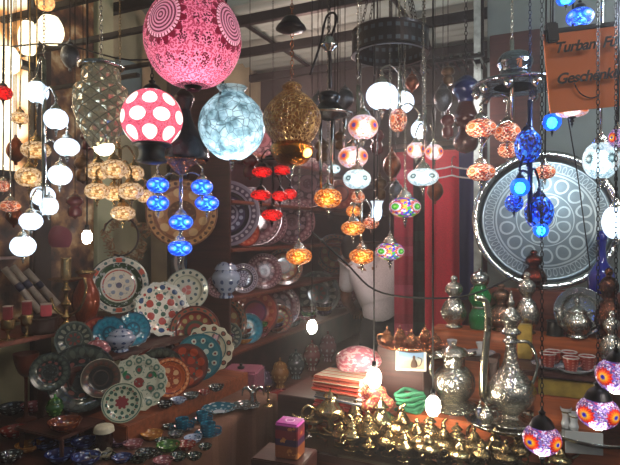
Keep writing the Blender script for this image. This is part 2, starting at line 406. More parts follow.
# ================================================================ plates
W_ = '#cfcdb9'
PM = {
 'green_ring': plate_mat('plate_green_ring', [(0, '#d8d3c6'), (.5, '#b2453a'), (.54, '#d5cfc0'), (.59, '#28482f'), (.73, '#16301f'), (.77, '#d8d5ca'), (.96, '#24382c')], [(.86, .08, 6, .18, '#c5533a', 0), (.86, .05, 18, .2, '#4b6f70', .5), (.3, .07, 7, .25, '#7d91ab', 0), (0, .1, 1, 3, '#39486b', 0)], (9, .6, '#a8b0b0')),
 'red_flower': plate_mat('plate_red_flower', [(0, '#d9d7ca'), (.9, '#c9cfc8')], [(.45, .14, 6, .3, '#a53a2b', 0), (.8, .09, 10, .22, '#234a78', .2), (.8, .05, 10, .12, '#a03a2e', .7), (.2, .09, 4, .3, '#2b5b46', .3), (.6, .05, 12, .2, '#2f5f58', .1)], (8, .62, '#5c7f78')),
 'dotted_white': plate_mat('plate_dotted', [(0, '#c5a597'), (.22, '#b9bba8'), (.66, '#8f9a8c'), (.7, '#bfc0b0'), (.95, '#8b9a92')], [(.83, .07, 16, .22, '#2d4c50', 0), (.45, .08, 10, .24, '#3c5555', .3), (.12, .12, 3, .4, '#b86a5c', 0)]),
 'blue_lace': plate_mat('plate_blue_lace', [(0, '#2564a0'), (.25, '#3d8db0'), (.5, '#1c4f80'), (.6, '#a8aaa4'), (.7, '#6e7d80'), (.85, '#b3aea6'), (.95, '#6c6a68')], [(.77, .06, 26, .25, '#5a5050', 0), (.38, .09, 8, .3, '#dfe8e4', .1)]),
 'copper_plate': plate_mat('plate_copper_gold', [(0, '#5c3b26'), (.4, '#a8744a'), (.7, '#7a4a2c'), (.8, '#b98a58'), (.95, '#6b4026')], [(.62, .12, 9, .3, '#caa877', 0), (.88, .05, 30, .25, '#4a2b1c', 0)], (10, .6, '#8b6a45'), .3),
 'dark_blue_rings': plate_mat('plate_dark_rings', [(0, '#a8a2b8'), (.12, '#493c58'), (.3, '#8f8a9c'), (.36, '#3d3450'), (.56, '#171528'), (.68, '#9792a2'), (.74, '#4a3d50'), (.9, '#7f7785')], [(.45, .06, 14, .3, '#9aa0b4', 0), (.82, .05, 30, .28, '#a79ea6', 0), (.22, .05, 8, .3, '#b6b0c0', 0)]),
 'maroon_lace': plate_mat('plate_maroon_lace', [(0, '#5b3038'), (.2, '#7b5058'), (.35, '#42222c'), (.62, '#6d434c'), (.85, '#3a1d26'), (.95, '#7a5257')], [(.5, .1, 9, .3, '#8d7076', 0), (.74, .06, 22, .3, '#94757a', 0), (.9, .03, 34, .3, '#9d8286', 0)], (12, .58, '#775a62')),
 'brown_pattern': plate_mat('plate_brown_pattern', [(0, '#6f3a2a'), (.3, '#2f2c28'), (.36, '#7b4430'), (.7, '#3a241e'), (.8, '#8a5b44'), (.95, '#4a2a20')], [(.53, .12, 8, .3, '#8f7d55', 0), (.87, .04, 26, .3, '#3a4a44', 0)], (11, .58, '#5b5b4c')),
 'red_green': plate_mat('plate_red_green', [(0, '#3b5540'), (.16, '#8b3b2e'), (.3, '#3d4a38'), (.42, '#7d3026'), (.7, '#4c2420'), (.78, '#94503c'), (.93, '#4a1e1a')], [(.56, .1, 12, .3, '#9b8b58', 0), (.86, .05, 20, .3, '#3f5a4a', 0)], None),
 'teal_scallop': plate_mat('plate_teal', [(0, '#125a74'), (.35, '#0d4056'), (.42, '#17708c'), (.9, '#0d4a60')], [(.66, .16, 14, .3, '#1b86a2', 0), (.2, .1, 6, .3, '#2193ae', 0)]),
 'red_scallop': plate_mat('plate_red', [(0, '#8a2f22'), (.4, '#5e1e19'), (.5, '#9a3b2b'), (.9, '#5c211b')], [(.7, .1, 14, .3, '#b9694e', 0)]),
 'grey_leaf': plate_mat('plate_grey_leaf', [(0, '#3f4844'), (.4, '#656d64'), (.46, '#2e3a38'), (.9, '#5a635c')], [(.68, .15, 14, .28, '#86897a', 0), (.25, .1, 7, .3, '#7b3a32', 0)], (8, .58, '#3a4f4a')),
 'dark_green': plate_mat('plate_dark_green', [(0, '#1c1c1a'), (.35, '#2c302c'), (.42, '#151a18'), (.62, '#2c342f'), (.92, '#1c211f')], [(.76, .12, 18, .3, '#4a5249', 0), (.5, .06, 10, .3, '#6c3b34', 0)], (10, .6, '#3c4642')),
 'red_centre': plate_mat('plate_red_centre', [(0, '#7d2e34'), (.26, '#aeb39c'), (.9, '#3c5a52'), (.95, '#a2a892')], [(.26, .09, 8, .35, '#7d2e34', 0), (.52, .1, 10, .24, '#2c5347', 0), (.74, .09, 14, .3, '#31584e', .3), (.74, .035, 14, .14, '#7e3a3a', .8)]),
 'green_vine': plate_mat('plate_green_vine', [(0, '#7a2d2c'), (.18, '#b3b6a4'), (.8, '#b3b6a4')], [(.46, .16, 6, .26, '#3b5c50', 0), (.46, .07, 6, .13, '#8d3a36', 0), (.8, .12, 14, .33, '#49685c', 0), (.8, .05, 14, .16, '#9fa390', 0), (.62, .05, 3, .1, '#157040', .3)], (9, .6, '#6b8074')),
 'orange_plate': plate_mat('plate_orange', [(0, '#8b3a20'), (.55, '#b0552c'), (.75, '#5e2a1c'), (.8, '#c06a3c'), (.94, '#6c3220')], [(.35, .14, 5, .28, '#c9a077', 0), (.87, .04, 24, .3, '#d8a275', 0)], (8, .62, '#d0814c')),
 'poppy': plate_mat('plate_poppy', [(0, '#6b2a1c'), (.9, '#47241c')], [(.3, .18, 4, .34, '#a33c22', 0), (.68, .17, 8, .34, '#ab4426', .2), (.5, .05, 12, .2, '#2f5a56', 0)], None),
 'turquoise_tulip': plate_mat('plate_turquoise', [(0, '#2b7684'), (.9, '#1d5e6c')], [(.35, .14, 5, .26, '#b9cfc8', 0), (.7, .12, 11, .26, '#bfd0c8', .2), (.7, .05, 11, .12, '#7a3530', .2), (0, .12, 1, 3, '#a04430', 0)], None),
 'cream_spots': plate_mat('plate_cream_spots', [(0, '#b9b7a2'), (.66, '#3f6a70'), (.7, '#c3c0ac')], [(.84, .1, 12, .25, '#4b3a33', 0), (.84, .05, 12, .14, '#8c4a3a', 0), (.4, .12, 6, .3, '#7b4a38', 0)], None),
 'steel_plate': None,
}
PM['steel_plate'] = silver_plain
PM['dark_green2'] = plate_mat('plate_dark_green_brown', [(0, '#1c1a18'), (.35, '#3a2e28'), (.42, '#1f1c1a'), (.62, '#453a32'), (.955, '#8a8474')], [(.76, .1, 18, .3, '#5a3a30', 0)])
PROF = [(0, .0), (.3, 0), (.58, .015), (.66, .05), (.74, .10), (.9, .135), (.985, .155), (1, .15), (.985, .135), (.9, .11), (.76, .07), (.68, .0), (.5, -.03), (0, -.03)]
def face_quat(c, tilt=12, yaw=0):
    d = Vector((0, 0, H))-Vector(c); d.z = 0; d.normalize()
    d = Quaternion((0, 0, 1), math.radians(yaw)) @ d
    t = math.radians(tilt); n = Vector((d.x*math.cos(t), d.y*math.cos(t), math.sin(t)))
    return n.to_track_quat('Z', 'Y')
def plate(px, py, r, kind, label, group=None, U=None, V=None, z=None, Y=None, tilt=12, yaw=0, scal=False, name='plate', cat='plate', spin=0):
    if U is not None: Y = YU(px, U)
    if V is not None: Y = YV(px, V)
    if z is not None and Y is None: Y = YZ(py+r, z)
    c = P(px, py, Y); rr = r*Y/F
    if z is not None: c.z = z+rr*math.cos(math.radians(tilt))+.002
    me = lathe('plate_'+kind+('s' if scal else ''), PROF, PM[kind], 56, 2, .035 if scal else 0, 14 if scal else 0)
    q = face_quat(c, tilt, yaw) @ Quaternion((0, 0, 1), spin)
    return solo(name, me, label, cat, c, q, rr, group)

GP = 'plates standing on the left display'
plate(119, 285, 29, 'green_ring', 'large white plate with green ring and floral centre on upper left shelf', GP, z=1.15)
plate(161, 312, 27, 'red_flower', 'white plate with red flowers and blue leaves, below the dotted plate', GP, z=1.035, U=-2.0, yaw=18, scal=True, tilt=18)
plate(187, 287, 21, 'dotted_white', 'pale plate with dark dots and pink centre below the blue lamps', GP, z=1.15, Y=3.1)
plate(200, 262, 26, 'blue_lace', 'plate with bright blue centre and pale lace rim beside the lidded urn', GP, Y=3.45)
plate(182, 214, 35, 'copper_plate', 'round coppery platter hanging behind the cluster of blue lamps', GP, Y=3.25)
plate(99, 328, 17, 'red_scallop', 'red scalloped plate left of the teal plates', GP, z=1.035, U=-2.01, scal=True)
plate(110, 326, 17, 'teal_scallop', 'left of two glossy teal scalloped plates side by side', 'teal scalloped plates', U=-1.96, z=1.035, scal=True)
plate(133, 327, 17, 'teal_scallop', 'right of two glossy teal scalloped plates, next to red flowered plate', 'teal scalloped plates', U=-1.93, z=1.035, scal=True, yaw=14)
plate(74, 334, 18, 'grey_leaf', 'grey leaf patterned plate standing left of the red scalloped plate', GP, U=-2.0, z=1.035, yaw=-8)
plate(153, 371, 22, 'red_scallop', 'dark red plate edge showing above the white green vine plate', GP, U=-1.78, Y=None, yaw=5)
plate(82, 378, 33, 'dark_green', 'biggest dark green grey plate on the lower left riser', GP, U=-1.83, tilt=18)
plate(101, 378, 19, 'dark_green2', 'dark greenish brown plate half behind the plate with red centre', GP, U=-1.76, tilt=14)
plate(122, 397, 19.5, 'red_centre', 'cream plate with dark red centre and green dots in front', GP, z=.83, U=-1.62, tilt=10)
plate(139, 386, 27, 'green_vine', 'white plate with green vine pattern behind the red centred plate', GP, z=.83, U=-1.67, tilt=14, scal=True)
plate(160, 380, 24, 'dark_green', 'dark green plate between the vine plate and the orange plate', GP, z=.83, U=-1.72, tilt=14)
plate(170, 379, 20, 'orange_plate', 'orange plate with pale flowers right of the vine plate', GP, z=.83, U=-1.66, tilt=14)
plate(186, 373, 22, 'poppy', 'dark plate with red poppies between orange and turquoise plates', GP, z=.83, U=-1.69, tilt=14)
plate(199, 366, 23, 'turquoise_tulip', 'turquoise plate with white tulips on the riser', GP, z=.83, U=-1.72, tilt=14)
plate(209, 362, 24, 'cream_spots', 'cream rimmed plate with dark spots behind the turquoise plate', GP, z=.83, U=-1.76, tilt=14, scal=True)
plate(195, 331, 25, 'red_green', 'dark red and green ringed platter below the dotted plate', GP, U=-1.84, tilt=14)
plate(50, 372, 19, 'dark_green', 'dim dark plate behind the green lidded pot on the left', GP, U=-1.86, tilt=14)

GB = 'dark plates on the back shelf unit'
bk = [
 (226, 202, 34, 'dark_blue_rings', 'large plate with dark crescent ring left of the red lamps'),
 (252, 203, 30, 'maroon_lace', 'maroon lace plate overlapping the dark ringed plate, left of red lamps'),
 (218, 262, 12, 'maroon_lace', 'small maroon plate right above the blue white urn'),
 (245, 232, 15, 'red_scallop', 'small dull red plate just under the maroon lace plate'),
 (265, 236, 22, 'maroon_lace', 'maroon patterned plate directly below the lowest red lamp'),
 (292, 234, 23, 'maroon_lace', 'maroon patterned plate right of and below the red lamps'),
 (308, 196, 26, 'maroon_lace', 'tall standing maroon plate between the red lamps and silver tubes'),
 (243, 277, 15, 'dark_blue_rings', 'purple blue ringed plate right of the lidded urn'),
 (264, 274, 18, 'maroon_lace', 'maroon plate in the middle shelf, second right of the urn'),
 (284, 270, 19, 'brown_pattern', 'brown plate in the middle shelf, third right of the urn'),
 (318, 283, 22, 'grey_leaf', 'grey leaf platter just above the flare bulb in the back'),
 (338, 277, 22, 'maroon_lace', 'maroon plate on the middle shelf nearest the bending man'),
 (222, 318, 25, 'brown_pattern', 'wide brown patterned platter on lower back shelf'),
 (255, 318, 24, 'red_scallop', 'deep red platter on lower back shelf behind teal plate'),
 (278, 318, 22, 'maroon_lace', 'maroon platter on lower back shelf left of the flare bulb'),
 (248, 335, 15, 'teal_scallop', 'teal plate leaning on the lower back shelf'),
 (228, 333, 14, 'grey_leaf', 'shiny grey plate leaning left of the teal back plate'),
 (279, 333, 14, 'red_green', 'small red ringed plate right of the teal back plate'),
 (335, 240, 20, 'brown_pattern', 'brown plate on upper back shelf left of the amber cluster'),
 (262, 152, 22, 'maroon_lace', 'maroon plate high on the shelf above the red lamps'),
 (340, 195, 18, 'red_scallop', 'dull red plate behind the stacked mosaic lamps'),
]
def snap(px, py, r, U):
    Y = YU(px, U); zb = zof(py+r, Y); return Y, min(SH, key=lambda s: abs(s-zb))
for i, (px, py, r, k, l) in enumerate(bk):
    U = -1.99 if r > 19 else -1.90
    Y, z = snap(px, py, r, U)
    plate(px, py, r, k, l, GB, Y=Y, z=z, tilt=12, yaw=(i*37 % 20)-4, spin=i*.4)

# ---------------------------------------------------------------- small turned ware
BOWL = [(.0, .0), (.42, 0), (.45, .06), (.6, .1), (.86, .3), (1, .62), (.97, .64), (.8, .34), (.5, .14), (0, .1)]
DISH = [(.0, .0), (.4, 0), (.42, .05), (.7, .12), (1, .30), (.98, .32), (.7, .17), (.4, .09), (0, .08)]
CUP = [(0, 0), (.5, 0), (.55, .05), (.62, .1), (.78, .5), (.86, 1.3), (.82, 1.32), (.7, .5), (.4, .15), (0, .12)]
@mem
def ware(name, a, b, n=10, c=None):
    t = NT(name); v, x, y, z = t.coord(); th = t.m('ARCTAN2', y, x)
    r = t.m('SQRT', t.m('ADD', t.m('MULTIPLY', x, x), t.m('MULTIPLY', y, y)))
    s = t.m('SUBTRACT', t.m('FRACT', t.m('ADD', t.m('MULTIPLY', th, n/(2*PI)), 5)), .5)
    q = t.m('SUBTRACT', t.m('FRACT', t.m('MULTIPLY', t.m('ADD', r, z), 2.6)), .5)
    d = t.m('ADD', t.m('MULTIPLY', t.m('MULTIPLY', s, s), 12), t.m('MULTIPLY', t.m('MULTIPLY', q, q), 10))
    nn = t.noise(v, 5, 3); col = t.mix(t.m('LESS_THAN', t.m('ADD', d, t.m('MULTIPLY', nn, 2.2)), 1.7), a, b)
    if c: col = t.mix(t.m('LESS_THAN', r, .35), col, c)
    return t.p(Base_Color=col, Roughness=.12, Coat_Weight=.5)
WR = {
 'navy': ware('ware_navy', '#16225a', '#6c84b8', 7), 'teal': ware('ware_teal', '#0f4d66', '#1d7690', 8),
 'redwhite': ware('ware_red', '#7a2420', '#a99a8c', 9), 'ochre': ware('ware_ochre', '#9c6526', '#c79752', 10, '#8a5622'),
 'green': ware('ware_green', '#2c5a24', '#74a052', 8, '#3f9a34'), 'purple': ware('ware_purple', '#3d2a44', '#8b7890', 9),
 'bw': ware('ware_black_white', '#14161a', '#8e9896', 9), 'pink': ware('ware_pink', '#824850', '#b59aa0', 9),
 'orange': ware('ware_orange', '#5c2a1a', '#8a4a26', 12, '#c2652c'), 'grey': ware('ware_grey', '#3c4648', '#8c9797', 10),
 'turq': ware('ware_turquoise', '#1a6078', '#9db4bb', 10, '#a9b7c4'), 'cream': ware('ware_cream', '#a39c84', '#70695a', 9),
 'blue': ware('ware_blue', '#8f9cb4', '#2d4672', 9), 'brown': ware('ware_brown', '#4a2b1c', '#7b4d30', 9),
}
def bowl(px, py, r, col, label, group=None, z=.746, shape='bowl', U=None, name='bowl', cat='bowl', Y=None):
    if Y is None: Y = YU(px, U) if U is not None else YZ(py, z)
    c = P(px, py, Y); c.z = z+.001; rr = r*Y/F
    pr = {'bowl': BOWL, 'dish': DISH, 'cup': CUP}[shape]
    return solo(name, lathe(shape+col, pr, WR[col], 40, 3), label, cat, c, px*.1, rr, group)
GW = 'small bowls on the left table'
for row in [
 (148, 424, 10, 'redwhite', 'red and white bowl at the foot of the orange riser'),
 (152, 440, 11, 'ochre', 'ochre yellow bowl just below the red and white one'),
 (168, 452, 12, 'green', 'green glazed bowl near the brown cloth edge'),
 (134, 434, 10, 'navy', 'navy bowl left of the red and white bowl'),
 (117, 447, 11, 'purple', 'purple grey bowl right of the white topped jar'),
 (133, 449, 10, 'pink', 'pinkish bowl left of the ochre bowl'),
 (146, 459, 11, 'bw', 'black and white bowl left of the green bowl'),
 (186, 450, 10, 'redwhite', 'red and white shell shaped bowl right of the green bowl'),
 (176, 438, 8, 'grey', 'small grey bowl between the ochre bowl and teal cups'),
 (193, 443, 9, 'blue', 'blue grey bowl in front of the teal cups'),
 (101, 459, 11, 'cream', 'cream handled bowl at the bottom edge beside navy bowls'),
 (122, 463, 10, 'navy', 'navy bowl at the bottom edge right of the cream bowl'),
 (163, 466, 10, 'pink', 'pinkish bowl at the bottom edge under the green bowl'),
 (46, 449, 13, 'navy', 'leftmost navy bowl of the dark blue bottom left cluster'),
 (66, 444, 13, 'navy', 'navy bowl in the back of the blue bottom left cluster'),
 (60, 462, 14, 'navy', 'front left navy bowl of the blue bottom left cluster'),
 (84, 449, 13, 'navy', 'navy bowl in the middle of the blue bottom left cluster'),
 (86, 465, 14, 'navy', 'front right navy bowl of the blue bottom left cluster'),
 (98, 439, 8, 'grey', 'grey bowl left of the white topped jar'),
 (35, 433, 11, 'brown', 'brown bowl between orange bowl and the left edge'),
 (12, 414, 13, 'grey', 'grey bowl at the far left edge of the table'),
 (33, 412, 12, 'pink', 'pale pink bowl left of the orange bowl'),
 (14, 437, 13, 'redwhite', 'red bowl at the left edge of the photo'),
 (28, 452, 12, 'ochre', 'ochre bowl low in the left corner'),
 (10, 462, 12, 'bw', 'black and white bowl in the very bottom left corner'),
]: bowl(*row, GW)
WR['dkgreen'] = ware('ware_dark_green', '#16231f', '#74867c', 8)
for px, py, rr_ in ((108, 460, 8), (126, 424, 7), (139, 463, 9), (158, 428, 7), (170, 430, 7), (156, 457, 8), (178, 461, 9), (194, 460, 8), (162, 444, 7), (120, 436, 7), (75, 434, 8), (48, 436, 8), (100, 448, 8), (182, 425, 6), (205, 450, 7)):
    bowl(px, py, rr_, 'dkgreen', 'one of the small dark green speckled bowls scattered over the left table', 'dark green speckled bowls on the left table')
bowl(65, 431, 16, 'orange', 'oval orange glazed bowl with dark patterned side in front of the lidded pot', GW, z=.84)
GR = 'small bowls along the riser edge'
for row in [
 (165, 408, 8.5, 'bw', 'black and white bowl on the riser below the orange plate'),
 (178, 404, 8, 'blue', 'blue bowl on the riser below the poppy plate'),
 (191, 399, 8, 'grey', 'blue grey bowl on the riser below the turquoise plate'),
 (204, 395, 6.5, 'redwhite', 'red bowl on the riser near its far end'),
 (216, 391, 8, 'bw', 'black and white bowl at the far end of the riser'),
]: bowl(*row, GR, z=.83)
bowl(219, 413, 17, 'turq', 'wide turquoise dish with pale blue centre on brown cloth', 'dishes on the brown cloth', shape='dish')
bowl(246, 409, 14, 'grey', 'grey patterned dish right of the turquoise dish', 'dishes on the brown cloth', shape='dish')
def teacup(px, py, r, label):
    Y = YZ(py, .746); c = P(px, py, Y); rr = r*Y/F
    t = thing('teacup', label, 'cup', (c.x, c.y, .747), 'teal teacups')
    part('saucer', lathe('saucert', DISH, WR['teal'], 36), t, (c.x, c.y, .747), 0, rr*1.5)
    part('bowl', lathe('cupt', CUP, WR['teal'], 32), t, (c.x, c.y, .747+rr*.15), 0, rr)
    h = [(c.x+rr*.7, c.y, .747+rr*1.2), (c.x+rr*1.4, c.y, .747+rr*1.1), (c.x+rr*1.3, c.y, .747+rr*.55), (c.x+rr*.65, c.y, .747+rr*.5)]
    part('handle', tube('handle', h, rr*.1, WR['teal']), t)
for row in [(182, 431, 8, 'teal teacup nearest the orange riser'), (202, 423, 7, 'teal teacup farthest back, beside the turquoise dish'), (208, 437, 9, 'teal teacup in front near the cloth edge')]:
    teacup(*row)
def lidded(name, px, py, h, w, col, label, cat='pot', z=.746, Y=None, group=None, lidlab=None):
    """py = base; h, w in pixels"""
    if Y is None: Y = YZ(py, z)
    c = P(px, py, Y); z0 = z+.001; hh = h*Y/F; r = w*Y/F; m = WR[col]
    t = thing(name, label, cat, (c.x, c.y, z0), group)
    part('body', lathe('lidbody'+col, [(0, 0), (.5, 0), (.52, .05), (.42, .1), (.7, .2), (1, .42), (.98, .55), (.72, .66), (.7, .68), (0, .68)], m, 40), t, (c.x, c.y, z0), 0, (r, r, hh))
    part('lid', lathe('lidlid'+col, [(.0, .68), (.8, .68), (.8, .7), (.6, .8), (.2, .87), (.1, .88), (.15, .93), (.1, .98), (0, 1)], m, 40), t, (c.x, c.y, z0), 0, (r, r, hh))
lidded('lidded_pot', 55, 412, 25, 9, 'green', 'small green lidded pot left of the dark green plate', z=.84, Y=2.2)
tt = thing('low_bench', 'low dark bench under the green lidded pot and orange bowl', 'bench', R(-1.81, 1.53, .746))
part('top_board', boxm('top_board', .26, .22, .012, wood_d), tt, R(-1.81, 1.53, .827), YAW)
for a in (-1.92, -1.70):
    for b in (1.44, 1.62): part('leg', boxm('leg', .015, .015, .081, wood_d), tt, R(a, b, .746), YAW)
lidded('sugar_bowl', 97, 361, 24, 13, 'pink', 'left pink and blue lidded sugar bowl under the teal plates', 'bowl', 1.035, group='sugar bowls on the middle step')
lidded('sugar_bowl', 121, 363, 26, 14, 'blue', 'right blue and pink lidded sugar bowl under the teal plates', 'bowl', 1.035, group='sugar bowls on the middle step', Y=YU(121, -1.90))
lidded('urn', 226, 291, 42, 14, 'blue', 'blue and white lidded urn on the back shelf right of blue plate', 'urn', 1.2, Y=YU(226, -1.86))
# jar with a white candle
Y = YZ(452, .746); c = P(104, 452, Y)
t = thing('candle_jar', 'dark jar topped with a white candle in front of the left plates', 'candle', (c.x, c.y, .747))
part('jar', lathe('jar', [(0, 0), (.03, 0), (.033, .01), (.033, .075), (.03, .08), (0, .08)], plain('dark_glass_jar', '#2c1d1a', .15), 32), t, (c.x, c.y, .747))
part('candle', lathe('candle', [(0, .078), (.036, .078), (.038, .086), (.034, .1), (.02, .106), (0, .107)], plain('white_wax', '#b7b09a', .5), 32), t, (c.x, c.y, .747), label='white wax top')

# back shelf stacks of bowls
GS = 'stacked bowls low on the back shelf unit'
cols = ['redwhite', 'green', 'ochre', 'pink', 'brown', 'grey', 'redwhite', 'purple']
pos = ['below the grey leaning plate', 'below the teal back plate', 'behind the pink covered box', 'above the silver figurine', 'above the brass candleholder', 'left of the shelf end', 'below the small flare bulb', 'nearest the folded textiles']
cn = {'redwhite': 'red', 'green': 'green', 'ochre': 'ochre', 'pink': 'pink', 'brown': 'brown', 'grey': 'grey', 'purple': 'purple'}
for i in range(8):
    px = 212+i*16; Y = YU(px, -1.92)
    for k in range(3):
        rr = 8.5*Y/F; zz = .861+k*.034 if i % 2 else .861+k*.034
        c = P(px, 300, Y)
        lv = ('bottom', 'middle', 'top')[k]; cc = cols[(i+k*3) % 8]
        solo('bowl', lathe('bowl'+cc, BOWL, WR[cc], 40, 3), '%s %s bowl of the stack %s' % (lv, cn[cc], pos[i]), 'bowl', (c.x, c.y, zz), i, rr, GS)
for i in range(7):
    px = 232+i*16; Y = YU(px, -1.90); c = P(px, 300, Y); cc = cols[(i*3+1) % 8]
    lidded('lidded_jar', px, 300, 30, 9, cc, '%s lidded jar on the low back shelf %s' % (cn[cc], pos[(i+1) % 8]), 'jar', .45, Y, 'lidded jars low on the back shelf unit')

# ================================================================ lamps
GLOBE = [(0, -1), (.25, -.985), (.5, -.9), (.78, -.66), (.96, -.3), (1, 0), (.95, .32), (.78, .64), (.55, .84), (.4, .92)]
TULIP = [(0, -1), (.3, -.95), (.55, -.7), (.7, -.3), (.72, 0), (.66, .4), (.8, .8), (1.0, 1)]
CAP = [(.0, 1.0), (.05, 1.0), (.07, .8), (.16, .72), (.12, .6), (.2, .5), (.34, .38), (.44, .2), (.5, .04), (.52, 0), (.48, -.02)]
FIN = [(.3, 0), (.34, -.08), (.2, -.16), (.12, -.25), (.2, -.36), (.12, -.46), (.07, -.52), (.12, -.62), (.06, -.72), (.02, -.9), (0, -.95)]
BULB = [(0, -1), (.5, -.87), (.87, -.5), (1, 0), (.87, .5), (.5, .87), (0, 1)]
MOS = {
 'white': glow('white_lamp_glass', '#e2f0ff', 1.6, .25, 4, .5),
 'whitepat': mosaic('white_mosaic_glass', ['#e8f4fa', '#c4d8e0', '#f4ffff', '#9fb8c2'], ['#d8ecec', '#4d6468', '#dff4f4', '#ffffff'], 5, .9, 12, grout='#53656a'),
 'warm': mosaic('pearl_mosaic_glass', ['#f0d4ac', '#dcb880', '#fae8c8', '#a07c4c'], None, 4, .6, 6, grout='#4a3420', see=.4),
 'blue': mosaic('blue_mosaic_glass', ['#1048e0', '#2c80ff', '#0a2cb0', '#80c8ff'], ['#d8f0ff', '#58acff', '#1850e8'], 5, 1.1, 8, grout='#040a30', see=.4),
 'deepblue': mosaic('deep_blue_glass', ['#0a28b0', '#1450e0', '#040e4c', '#3c8cff'], None, 4, .5, 7, grout='#02051a', see=0),
 'cyan': glow('cyan_lamp_glass', '#2c8cff', 1.8, .4, 4, .75),
 'red': mosaic('red_mosaic_glass', ['#c00c14', '#f01820', '#80060c', '#ff3a34'], None, 4, .7, 6, grout='#30060a', see=.4),
 'amber': mosaic('amber_mosaic_glass', ['#e87c24', '#ffb45c', '#ffd898', '#7c3c10', '#c46a1c'], None, 4, .8, 9, grout='#301404'),
 'rose': mosaic('rosette_mosaic_glass', ['#8c6ea8', '#c8b4d8', '#5c4690', '#d8d4ec', '#7c6cc0', '#b04470', '#4a3a70'], ['#1c24c0', '#2c28c8', '#ffd23a', '#ff8c14', '#f04c12', '#c01824'], 4, .62, 13, grout='#20102a', rr=.56, see=.25),
 'rosewhite': mosaic('white_rosette_mosaic_glass', ['#f0dce4', '#f0c4ac', '#d0c8f0', '#f4f0f8', '#d88c6c'], ['#2838b0', '#5a3ca0', '#f07028', '#f09858', '#e8c8b8'], 4, .8, 11, grout='#6a4a52', rr=.6, see=.4),
 'orangemos': mosaic('orange_mosaic_glass', ['#d05428', '#f0b48c', '#9c2c20', '#f8e4d0', '#6c342c', '#c08064'], ['#4438a0', '#f08c40', '#e05428', '#f4c8a0'], 4, .5, 8, grout='#200804', rr=.45, see=.15),
 'multi': mosaic('multicolour_mosaic_glass', ['#e87830', '#2c40d0', '#d8d8f0', '#40a840', '#e8b040', '#8c30b0'], ['#d0f0c0', '#6cd838', '#38a838', '#e0d8f0', '#d04c38'], 4, .75, 6, grout='#302838', rr=.6, see=.4),
 'bulb': glow('bulb_glass', '#fff8ec', 30, .02),
}
CORE = {'white': ('#e8f4ff', 18), 'whitepat': ('#e0f4ff', 6), 'warm': ('#ffdca0', 2.2), 'blue': ('#9cd8ff', 10), 'cyan': ('#a0e8ff', 45), 'red': ('#ff3030', 3.5),
        'amber': ('#ffd890', 6), 'rose': ('#fff4f4', 3), 'rosewhite': ('#fff0e8', 4.5), 'orangemos': ('#ffb070', 2.0), 'multi': ('#fff4e4', 3.5)}
def cylz(r): return [(0, 0), (r, 0), (r, 1), (0, 1)]
def shade(parent, c, rx, rz, mat, capm=None, fin=True, nm='lamp_shade', prof='globe', cap_scale=1.0, subs=True):
    """glass with cap and finial as its own pieces; sizes in metres"""
    pr = {'globe': GLOBE, 'tulip': TULIP}[prof]
    rot = -PI/2-math.atan2(c[0], c[1])-math.radians(38)
    s = part(nm, lathe('glass_'+prof, pr, MOS[mat], 32, 2), parent, c, rot, (rx, rx, rz))
    if mat in CORE:
        part('bulb', lathe('core'+mat, BULB, glow('bulb_in_'+mat, CORE[mat][0], CORE[mat][1], .02), 16, 2), s, Vector(c)-Vector((0, 0, rz*.1)), 0, (rx*.52, rx*.52, rz*.62))
    capm = capm or silver
    c = Vector(c)
    if subs:
        part('cap', lathe('lampcap', CAP, capm, 24, 2), s, c+Vector((0, 0, rz*.86)), 0, (rx*cap_scale, rx*cap_scale, rx*.85*cap_scale))
        if fin: part('finial', lathe('lampfin', FIN, capm, 20, 2), s, c-Vector((0, 0, rz*.93)), 0, (rx*.8, rx*.8, rx*.8))
    return s
def pendant(px, py, rx, rz, mat, Y, label, top=None, group=None, capm=None, chain=False, fin=True, name='hanging_lamp', prof='globe', bulb=False, cap_scale=1.0):
    c = P(px, py, Y); a = rx*Y/F; b = rz*Y/F; top = top or 2.88
    t = thing(name, label, 'lamp', c, group)
    shade(t, c, a, b, mat, capm, fin, prof=prof, cap_scale=cap_scale)
    tz = c.z+b*.86+a*.84*cap_scale
    if chain: part('chain', chain_mesh('chain', (c.x, c.y, tz), (c.x, c.y, top), .0036, capm or silver), t)
    else: part('cord', tube('cord', [(c.x, c.y, tz), (c.x+.004, c.y, (tz+top)/2), (c.x, c.y, top)], .0028, capm or dark_m, 6), t)
    if bulb: part('bulb', lathe('bulb', BULB, MOS['bulb'], 20, 1), t, c-Vector((0, 0, b*.82)), 0, (a*.42, a*.42, b*.28))
    return t
def hookup(t, c, top=2.9, m=None, chain=True):
    (part('chain', chain_mesh('chain', tuple(c), (c[0], c[1], top), .005, m or silver), t) if chain else
     part('cord', tube('cord', [tuple(c), (c[0], c[1], top)], .003, m or dark_m, 6), t))

# --- big beaded pink ball lamp
pinkm = NT('pink_beaded_glass'); v_, x_, y_, z_ = pinkm.coord()
th = pinkm.m('ARCTAN2', y_, x_)
N5 = 4
s_ = pinkm.m('SUBTRACT', pinkm.m('FRACT', pinkm.m('ADD', pinkm.m('MULTIPLY', th, N5/(2*PI)), .5)), .5)
arc = pinkm.m('MULTIPLY', s_, 2*PI/N5); zz = pinkm.m('SUBTRACT', z_, .16)
arc = pinkm.m('MULTIPLY', arc, 1.0)
d = pinkm.m('SQRT', pinkm.m('ADD', pinkm.m('MULTIPLY', arc, arc), pinkm.m('MULTIPLY', zz, zz)))
ang = pinkm.m('ARCTAN2', zz, arc)
rings = pinkm.m('GREATER_THAN', pinkm.m('SINE', pinkm.m('MULTIPLY', d, 92)), -.1)
spk = pinkm.m('GREATER_THAN', pinkm.m('SINE', pinkm.m('MULTIPLY', ang, 30)), -.2)
disc = pinkm.mix(rings, '#6e3048', '#dca0b8')
